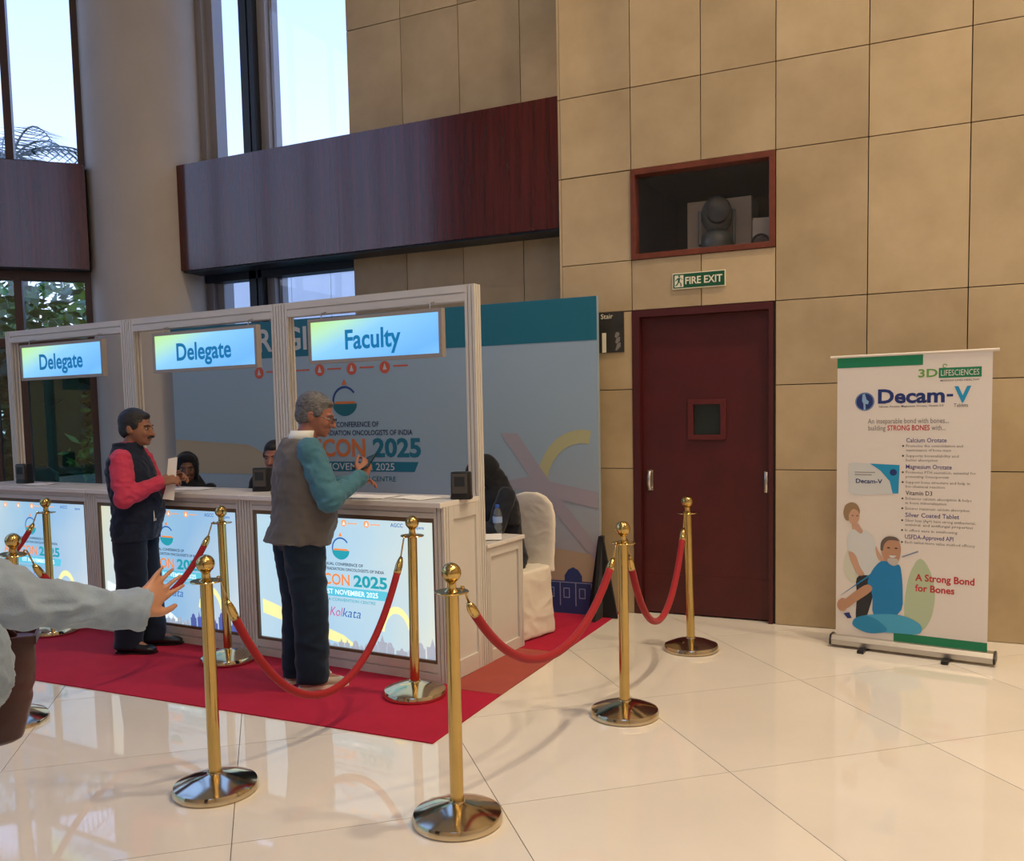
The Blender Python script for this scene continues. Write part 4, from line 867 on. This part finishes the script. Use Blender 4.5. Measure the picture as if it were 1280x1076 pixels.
# --- foreground person at the left edge: outstretched arm in a pale blue shirt
J = dict(P=(-.02, 0, .86), N=(-.035, 0, 1.36), H=(.02, 0, 1.49), SL=(-.03, .17, 1.29), SR=(-.02, -.165, 1.285), EL=(-.13, .25, 1.03), ER=(.235, -.205, 1.125), WL=(-.16, .27, .80), WR=(.465, -.165, 1.08),
         hipL=(-.02, .085, .80), hipR=(-.02, -.085, .80), kneeL=(.0, .09, .45), kneeR=(-.02, -.09, .45), ankL=(.02, .10, .085), ankR=(-.06, -.10, .085), toeL=(.15, .12, .03), toeR=(.07, -.11, .03))
FRZ = R(48)
m3, lat, rt = person('person', 'person at the left edge reaching out an arm in a pale blue shirt', (-2.12, 1.26, 0), FRZ, J, mat('skin_tan', (.40, .195, .12), .5, var=.10, scale=14), None, vox=.0048,
    hand_kw=dict(R=dict(d=(.52, .66, .40), nrm=(-.45, .80, -.15), curl=.18, spread=.12, s=.86, tcurl=-.15), L=dict(curl=1.1, d=(.3, 0, -.8), nrm=(.2, .9, 0))))
PALEB = fab('pale_blue', (.235, .305, .40))
b = B(); torso(b, J['P']-V3(0, 0, .03), J['N'], lat, .024, .06); sleeves(b, J, (.076, .060, .042), .93)
w_ = J['ER'].lerp(J['WR'], .93); dv = (J['WR']-J['ER']).normalized(); b.tube([w_-dv*.06, w_+dv*.035], .05, 18, [.043, .048])
cloth('shirt', b, PALEB, m3, .0065, 2, .016, 13, 8)
b = B(); b.loft([(J['N']+V3(.0, 0, -.01), (0, .080, 0), (.074, 0, 0)), (J['N']+V3(.01, 0, .04), (0, .070, 0), (.066, 0, 0))], 24); b.build('collar', PALEB, m3, True)
b = B(); trousers_shapes(b, J, lat, (.100, .084, .078)); cloth('trousers', b, fab('charcoal', (.03, .03, .035)), m3, .010, 4, .006, 7, 9)
shoe(m3, J['ankL'], J['toeL'], MATS['black_leather']); shoe(m3, J['ankR'], J['toeR'], MATS['black_leather'])
hair_cap(m3, J['H'], rt, HAIRB); eyes(m3, J['H'], rt, 1, 1, HAIRB)
# brown leather bag hung on the far arm
BRL = mat('brown_leather', (.050, .015, .016), .38, var=.25, scale=6, bump=.12, bscale=40)
hb = thing('handbag', 'dark brown leather bag hanging in front of the person at the left edge', 'bag', worldpt(m3, (.048, .27, .668)), FRZ)
b = B(); seg = []
for z, w_, d_ in ((0, .09, .035), (.012, .11, .05), (.06, .125, .060), (.16, .142, .056), (.275, .152, .045), (.285, .152, .044)): seg.append(((0, 0, z), (w_, 0, 0), (0, d_, 0)))
b.loft(seg, 32, 4.5); obj('pouch', remesh(b, .006, 3, .004, 8, name='pouch'), BRL, hb, True)
b = B()
for (x0, x1, y0, y1) in ((-.156, .156, -.05, -.044), (-.156, .156, .044, .05), (-.156, -.15, -.05, .05), (.15, .156, -.05, .05)): b.box(x0, x1, y0, y1, .268, .292)
b.build('rim', mat('darker_leather', (.04, .012, .012), .4), hb, bevel=.002)
b = B(); pL = Vector((-.14, 0, .285)); sp_ = Vector((-.25, .155, .60)); b.tube([(.10, 0, .285), (.0, -.05, .44), (-.05, -.095, .63), (-.08, -.105, .70), (-.12, -.095, .66), (-.15, -.05, .50), (-.13, 0, .285)], .009, 8); b.build('strap', BRL, hb, True)

# --- seated staff behind the counters
def seated(dx=0, lean=0):
    return dict(P=(0, 0, .52), N=(.02+lean, 0, 1.03), H=(.07+lean*1.5, 0, 1.155), SL=(.01+lean, .165, .965), SR=(.01+lean, -.165, .965), EL=(.12+lean, .21, .74), ER=(.12+lean, -.21, .74), WL=(.36, .12, .79), WR=(.36, -.12, .79),
        hipL=(0, .09, .50), hipR=(0, -.09, .50), kneeL=(.42, .11, .48), kneeR=(.42, -.11, .48), ankL=(.42, .11, .085), ankR=(.42, -.11, .085), toeL=(.55, .12, .03), toeR=(.55, -.12, .03))
def stool(loc, rz, label):
    t = thing('office_chair', label, 'chair', loc, rz, 'dark chairs of the counter staff'); b = B(); b.loft([((0, 0, z), (.21*k, 0, 0), (0, .22*k, 0)) for z, k in ((.36, .92), (.375, 1), (.41, 1), (.42, .95))], 28, 3.5); b.build('seat', BLACKC, t, True)
    b = B(); b.loft([((-.20-.06*z, 0, .50+z), (.02, 0, 0), (0, .20*k, 0)) for z, k in ((0, .8), (.06, 1), (.30, 1), (.36, .8))], 24, 3); b.build('backrest', BLACKC, t, True)
    b = B(); b.tube([(-.18, 0, .38), (-.25, 0, .42), (-.235, 0, .56)], .014, 8); b.build('back_stem', BLACK, t, True); b = B(); b.tube([(0, 0, .06), (0, 0, .37)], .025, 12); b.build('column', BLACK, t, 'angle')
    for k in range(5): a = R(72*k); b = B(); b.tube([(0, 0, .075), (.24*math.cos(a), .24*math.sin(a), .045)], .018, 8); b.ell((.24*math.cos(a), .24*math.sin(a), .022), (.022, .022, .022)); b.build('leg', BLACK, t, True)
BLK = fab('black', (.007, .008, .012)); BLK2 = fab('black_navy', (.010, .013, .022))
def hijab(t, J, rt, m_, s=1.0):
    c = J['H']; b = B(); E = lambda x, y, z, rx, ry, rz: b.ell(c+rt @ V3(x*s, y*s, z*s), (rx*s, ry*s, rz*s), rt)
    E(-.026, 0, .028, .108, .096, .108); E(-.040, 0, -.06, .090, .088, .10); E(.012, 0, -.128, .070, .072, .05); E(.03, 0, .085, .062, .07, .036)
    for sy in (1, -1): E(.018, sy*.074, -.02, .040, .018, .085)
    nb = J['N']; b.loft([(nb+V3(-.01, 0, z), (0, w_, 0), (d_, 0, 0)) for z, w_, d_ in ((-.26, .235, .155), (-.18, .23, .15), (-.08, .20, .13), (0, .125, .10), (.06, .085, .085))], 28)
    obj('headscarf', remesh(b, .008, 4, .004, 10, name='headscarf'), m_, t, True)
CY_ = (0, 0, 0)
J = seated(); J = {k: (Vector(v)-V3(0, 0, .035) if k in ('H', 'N', 'SL', 'SR') else Vector(v)) for k, v in J.items()}; loc = (-5.47, 5.42, FZ)
m4, lat, rt = person('person', 'seated woman in a black headscarf facing out behind the middle counter', loc, R(-55), J, SKD, None, headrot=(R(8), R(6)))
b = B(); torso(b, J['P'], J['N'], lat, .01); sleeves(b, J); cloth('tunic', b, BLK, m4); b = B(); b.limb([J['hipL'], J['kneeL'], J['ankL']], [.1, .075, .06]); b.limb([J['hipR'], J['kneeR'], J['ankR']], [.1, .075, .06]); b.ell(J['P'], (.13, .17, .11)); cloth('trousers', b, BLK2, m4, .011)
shoe(m4, J['ankL'], J['toeL'], MATS['black_leather']); shoe(m4, J['ankR'], J['toeR'], MATS['black_leather']); hijab(m4, J, rt, BLK); eyes(m4, J['H'], rt, 1, 1, HAIRB)
stool(loc, R(-55), 'dark swivel chair under the woman behind the middle counter')
J = seated(); J = {k: (Vector(v)+V3(0, 0, .055) if k in ('H', 'N', 'SL', 'SR') else Vector(v)) for k, v in J.items()}; loc = (-4.57, 5.45, FZ)
m5, lat, rt = person('person', 'seated bearded man in black half hidden by the counter post', loc, R(-70), J, SK3, None, headrot=(R(0), R(5)))
b = B(); torso(b, J['P'], J['N'], lat, .012); sleeves(b, J); cloth('shirt', b, BLK, m5); b = B(); b.limb([J['hipL'], J['kneeL'], J['ankL']], [.1, .075, .06]); b.limb([J['hipR'], J['kneeR'], J['ankR']], [.1, .075, .06]); b.ell(J['P'], (.13, .17, .11)); cloth('trousers', b, BLK2, m5, .011)
shoe(m5, J['ankL'], J['toeL'], MATS['black_leather']); shoe(m5, J['ankR'], J['toeR'], MATS['black_leather']); hair_cap(m5, J['H'], rt, HAIRB); eyes(m5, J['H'], rt, 1, 1, HAIRB)
b = B(); [b.ell(J['H']+rt @ V3(*p), r_, rt) for p, r_ in (((.05, 0, -.082), (.048, .050, .034)), ((.072, 0, -.092), (.03, .03, .024)), ((.088, 0, -.047), (.020, .03, .006)))]; obj('beard', remesh(b, .005, 2, .002, 40, name='beard'), HAIRB, m5, True)
stool(loc, R(-70), 'dark swivel chair under the bearded man')
J = seated(0, .06); J['H'] = (.155, 0, 1.10); J['WL'] = (.33, .10, .80); J['WR'] = (.33, -.10, .80); loc = (-2.60, 5.42, FZ)
m6, lat, rt = person('person', 'woman in a black headscarf bent over the low side table', loc, R(-128), J, SK1, None, headrot=(R(-5), R(32)))
b = B(); torso(b, J['P'], J['N'], lat, .02); sleeves(b, J, (.066, .058, .044)); cloth('tunic', b, BLK2, m6); b = B(); b.limb([J['hipL'], J['kneeL'], J['ankL']], [.1, .075, .06]); b.limb([J['hipR'], J['kneeR'], J['ankR']], [.1, .075, .06]); b.ell(J['P'], (.13, .17, .11)); cloth('trousers', b, BLK2, m6, .011)
shoe(m6, J['ankL'], J['toeL'], MATS['black_leather']); shoe(m6, J['ankR'], J['toeR'], MATS['black_leather']); hijab(m6, J, rt, BLK); eyes(m6, J['H'], rt, 1, 1, HAIRB)

# --- banquet chair in a white stretch cover
wc = thing('covered_chair', 'banquet chair in a white cloth cover beside the low side table', 'chair', (-2.585, 5.42, FZ), R(-105))
COVER = mat('white_chair_cover', (.70, .64, .55), .8, var=.04, scale=6, bump=.12, bscale=120, sheen=.2)
b = B(); hb_ = []
for k, (z, w_, x, d_) in enumerate(((.42, .235, -.215, .035), (.55, .23, -.225, .032), (.70, .232, -.24, .030), (.80, .225, -.25, .028), (.88, .195, -.257, .026), (.93, .14, -.262, .024), (.955, .06, -.264, .02))): hb_.append(((x, 0, z), (0, w_, 0), (d_, 0, 0)))
b.loft(hb_, 28, 2.6); obj('back_cover', remesh(b, .009, 3, .004, 7, 11, name='back_cover'), COVER, wc, True)
b = B(); b.loft([((-.01, 0, z), (.245*k, 0, 0), (0, .245*k, 0)) for z, k in ((.01, 1.06), (.2, 1.0), (.40, .97), (.455, .95), (.465, .9))], 32, 4.5); obj('skirt_cover', remesh(b, .010, 2, .008, 6, 12, name='skirt_cover'), COVER, wc, True)

# ------------------------------------------------------------------ things on the desks
def terminal(u, v, rz, label, on=True):
    t = thing('face_scanner', label, 'scanner', kpt(u, v, 1.0365), KA+rz, 'black face scanners on the counters')
    b = B(); b.loft([((0, .0, z), (.058*k, 0, 0), (0, .042*k, 0)) for z, k in ((0, 1.02), (.012, 1.05), (.03, .98), (.10, .97), (.150, .95), (.156, .9))], 28, 6); b.build('housing', BLACK, t, 'angle')
    box('bezel', mat('scanner_bezel', (.07, .066, .064), .3), t, -.045, .045, -.0445, -.040, .035, .148, .002); box('screen', mat('scanner_screen', (.03, .035, .04), .12), t, -.030, .030, -.0462, -.0443, .075, .130)
    return t
terminal(-.01, .20, R(18), 'black face scanner on the right end of the faculty counter'); terminal(-1.60, .24, R(18), 'black face scanner on the middle counter before the bearded man'); terminal(-4.18, .22, R(10), 'black face scanner at the left end of the leftmost counter')
def sheet(u, v, rz, w_, l_, label, name='paper_sheet', m_=WHITE, z=1.0365, loc=None):
    t = B(); n = 6; vs = []; fs = []
    for i in range(n+1):
        for j in range(4): vs.append((-w_/2+w_*i/n, -l_/2+l_*j/3, .001+.006*abs(noise.noise(Vector((i*.9+u*9, j*.7+v*9, 0))))))
    m = len(vs); fs = [(i*4+j, (i+1)*4+j, (i+1)*4+j+1, i*4+j+1) for i in range(n) for j in range(3)]
    top = [(x, y, z_+.0012) for x, y, z_ in vs]
    t.add(vs+top, [tuple(reversed(f)) for f in fs]+[tuple(k+m for k in f) for f in fs])
    o = t.build(name, m_); o.location = loc if loc else kpt(u, v, z); o.rotation_euler = (0, 0, KA+rz); tag(o, label, 'paper'); return o
sheet(-.62, .13, R(6), .30, .20, 'loose white sheet left on the faculty counter before the man'); sheet(-.30, .16, R(-12), .26, .19, 'rumpled white sheet beside the scanner on the faculty counter')
sheet(-3.90, .16, R(4), .24, .18, 'pale sheet lying beside the leftmost scanner'); sheet(-2.25, .22, R(10), .28, .20, 'white sheet on the middle counter in front of the woman')
sheet(0, 0, R(30), .21, .28, 'white papers spread on the low side table', loc=kpt(-.16, .70, .738))
t = thing('water_bottle', 'small clear water bottle on the low side table', 'bottle', kpt(-.17, .88, .7365))
CLR = mat('clear_plastic', (.55, .62, .72), .08, trans=.85)
b = B(); b.lathe([(.028, 0), (.031, .004), (.031, .05), (.028, .06), (.031, .07), (.031, .125), (.022, .155), (.012, .168), (.012, .176)], (0, 0, 0), 24); b.build('body', CLR, t, True)
b = B(); b.lathe([(.0145, .174), (.0145, .190), (.012, .192)], (0, 0, 0), 20); b.build('cap', mat('blue_cap', (.03, .10, .45), .4), t, 'angle')
b = B(); b.lathe([(.0316, .075), (.0316, .115)], (0, 0, 0), 24); b.build('wrapper', mat('bottle_label', (.25, .35, .60), .5), t, 'angle')

# ------------------------------------------------------------------ garden and building beyond the glass
GRASS = mat('garden_grass', (.05, .10, .03), .95, var=.4, scale=3)
gd = struct('ground'); box('lawn', GRASS, gd, -40, 10, 6.95, 40, -.12, -.06); box('lawn_side', GRASS, gd, -40, -10.9, -30, 6.95, -.12, -.06)
b = B(); b.prism([(-10.9, 2.4, -.12), (-7.25, 6.95, -.12), (-10.9, 6.95, -.12)], (0, 0, .06)); b.build('lawn_corner', GRASS, gd)
LEAF = [mat('leaf_bright', (.16, .34, .05), .5, var=.35, scale=9), mat('leaf_mid', (.07, .17, .045), .5, var=.35, scale=9), mat('leaf_dark', (.03, .075, .03), .5, var=.3, scale=9)]
BARK = mat('tree_bark', (.16, .13, .095), .9, var=.3, scale=8, bump=.5, bscale=30)
def leaf_cloud(b, cs, n, size, rnd):
    for _ in range(n):
        c, r_ = rnd.choice(cs); d_ = Vector((rnd.gauss(0, 1), rnd.gauss(0, 1), rnd.gauss(0, 1))).normalized()*r_*rnd.random()**.4; p = Vector(c)+d_
        a = Vector((rnd.gauss(0, 1), rnd.gauss(0, 1), rnd.gauss(0, .6))).normalized(); s_ = a.cross(Vector((rnd.gauss(0, 1), rnd.gauss(0, 1), rnd.gauss(0, 1)))).normalized(); L_ = size*rnd.uniform(.7, 1.4)
        b.add([p-a*L_, p+s_*L_*.36-a*.1*L_, p+a*L_, p-s_*L_*.36-a*.1*L_], [(0, 1, 2, 3)])
def tree(label, loc, trunk_h, cs, n, size, seed, lm, tr=.12, name='broadleaf_tree'):
    rnd = random.Random(seed); t = thing(name, label, 'tree', loc)
    b = B(); b.tube([(0, 0, -.1), (.05, .03, trunk_h*.5), (.0, .08, trunk_h)], tr, 12, [tr*1.3, tr, tr*.8]); 
    b.build('trunk', BARK, t, True)
    for k, (c, r_) in enumerate(cs[:5]): b = B(); b.tube([(0, .06, trunk_h*.8), tuple(Vector((0, .06, trunk_h*.8)).lerp(Vector(c), .55)+Vector((0, 0, .1))), c], tr*.3, 8, [tr*.5, tr*.35, tr*.12]); b.build('branch', BARK, t, True)
    b = B(); leaf_cloud(b, cs, n, size, rnd); o = b.build('foliage', lm, t); o['kind'] = 'stuff'
    return t
tree('leafy green tree seen through the left window above the counter', (-11.3, 8.3, -.06), 2.6, [((0, 0, 3.2), .9), ((.8, .5, 3.0), .8), ((-.7, -.6, 2.9), .8), ((.5, -.5, 2.4), .7), ((-1.2, .3, 2.5), .8), ((1.3, .9, 2.4), .7)], 1500, .13, 1, LEAF[0])
tree('darker tree with a pale trunk behind the leftmost Delegate sign', (-9.75, 7.35, -.06), 2.3, [((0, 0, 2.7), .7), ((.5, .6, 2.3), .6), ((-.5, -.4, 2.2), .6), ((-.9, .2, 1.9), .5)], 1000, .11, 2, LEAF[1], .16)
tree('young bright-leaved tree close outside the left garden window', (-9.15, 7.45, -.06), 1.3, [((0, 0, 1.75), .45), ((.35, .3, 2.0), .4), ((-.4, 0, 1.35), .4), ((.3, -.2, 1.2), .3)], 520, .085, 12, LEAF[0], .04)
def shrub(label, loc, r_, seed, lm, size=.10, n=600):
    rnd = random.Random(seed); t = thing('garden_shrub', label, 'shrub', loc)
    for k in range(5): a = k*1.3; b = B(); b.tube([(0, 0, -.1), (.3*r_*math.cos(a), .3*r_*math.sin(a), r_*.5), (.6*r_*math.cos(a), .6*r_*math.sin(a), r_)], .015, 6); b.build('stem', BARK, t, True)
    b = B(); leaf_cloud(b, [((0, 0, r_*.75), r_*.8), ((.5*r_, 0, r_*.5), r_*.6), ((-.5*r_, .1, r_*.55), r_*.6)], n, size, rnd); o = b.build('foliage', lm, t); o['kind'] = 'stuff'
shrub('dark shrub close outside the left garden window', (-8.9, 6.75, -.06), .75, 3, LEAF[2], .09); shrub('second dark shrub outside the glass behind the leftmost scanner', (-9.6, 6.2, -.06), .85, 4, LEAF[2], .10); shrub('broad dark hedge bush at the back of the garden', (-12.4, 8.9, -.06), 1.5, 5, LEAF[2], .15, 1200); shrub('tall dark bush beside the slanted glass wall', (-10.9, 6.7, -.06), 1.2, 6, LEAF[2], .13, 900)
hg = thing('garden_hedge', 'long clipped dark hedge closing the garden behind the trees', 'hedge', (-12.6, 10.4, -.06), R(-45)); b = B(); rnd_ = random.Random(8)
for _ in range(5200):
    p = Vector((rnd_.uniform(-5, 5), rnd_.uniform(-.5, .5), rnd_.uniform(0, 2.5))); a = Vector((rnd_.gauss(0, 1), rnd_.gauss(0, 1), rnd_.gauss(0, 1))).normalized(); q = a.cross(Vector((rnd_.gauss(0, 1), rnd_.gauss(0, 1), 1))).normalized(); b.add([p-a*.14, p+q*.06, p+a*.14, p-q*.06], [(0, 1, 2, 3)])
o_ = b.build('foliage', LEAF[2], hg); o_['kind'] = 'stuff'; box('hedge_core', LEAF[2], hg, -5, 5, -.35, .35, 0, 2.3)
def palm(label, loc, h, n, ln, seed):
    rnd = random.Random(seed); t = thing('palm_tree', label, 'palm', loc)
    b = B(); b.tube([(0, 0, -.1), (.1, .05, h*.5), (.05, .1, h)], .16, 12, [.2, .15, .13]); b.build('trunk', BARK, t, True)
    FR = mat('palm_leaf', (.05, .085, .06), .5, var=.3, scale=7)
    for k in range(n):
        a = 2*math.pi*k/n+rnd.uniform(-.2, .2); e_ = rnd.uniform(.15, .8); dr = Vector((math.cos(a), math.sin(a), 0)); b = B(); pts = [Vector((.05, .1, h))+dr*ln*s_+Vector((0, 0, ln*(e_*s_-(.55+e_*.5)*s_*s_))) for s_ in [i/10 for i in range(11)]]
        b.tube(pts, .012, 5, [.02-.0016*i for i in range(11)])
        sd = Vector((-dr.y, dr.x, 0))
        for i in range(1, 21):
            s_ = i/20.5; j = min(9, int(s_*10)); p = pts[j].lerp(pts[j+1], s_*10-j); tg = (pts[j+1]-pts[j]).normalized()
            for q in (1, -1): L_ = ln*.30*(1-.6*abs(s_-.4)); tip = p+sd*q*L_*.75+tg*L_*.55-Vector((0, 0, L_*.25)); b.add([p-tg*.018, p+tg*.018, tip], [(0, 1, 2)])
        b.build('frond', FR, t)
palm('palm tree whose fronds show above the left wooden pelmet', (-13.3, 9.6, -.06), 5.75, 15, 2.1, 3)
bl = thing('white_building', 'white panelled building seen through the window under the long fascia', 'building', (-9, 15, -.06))
WHB = mat('white_cladding', (.93, .92, .90), .6, var=.03, scale=3)
box('wall', WHB, bl, -6, 6, 0, 4, 0, 6.0)
for k in range(12): box('panel', WHB, bl, -6+k*1.0+.01, -5+k*1.0-.01, -.04, -.001, .3, 5.9)
box('roof_edge', mat('grey_metal', (.35, .38, .42), .4), bl, -6.1, 6.1, -.25, 4.1, 6.0, 6.15)
box('canopy', mat('grey_metal', (.35, .38, .42), .4), bl, -5.0, 5.8, -1.2, -.05, 3.0, 3.12)
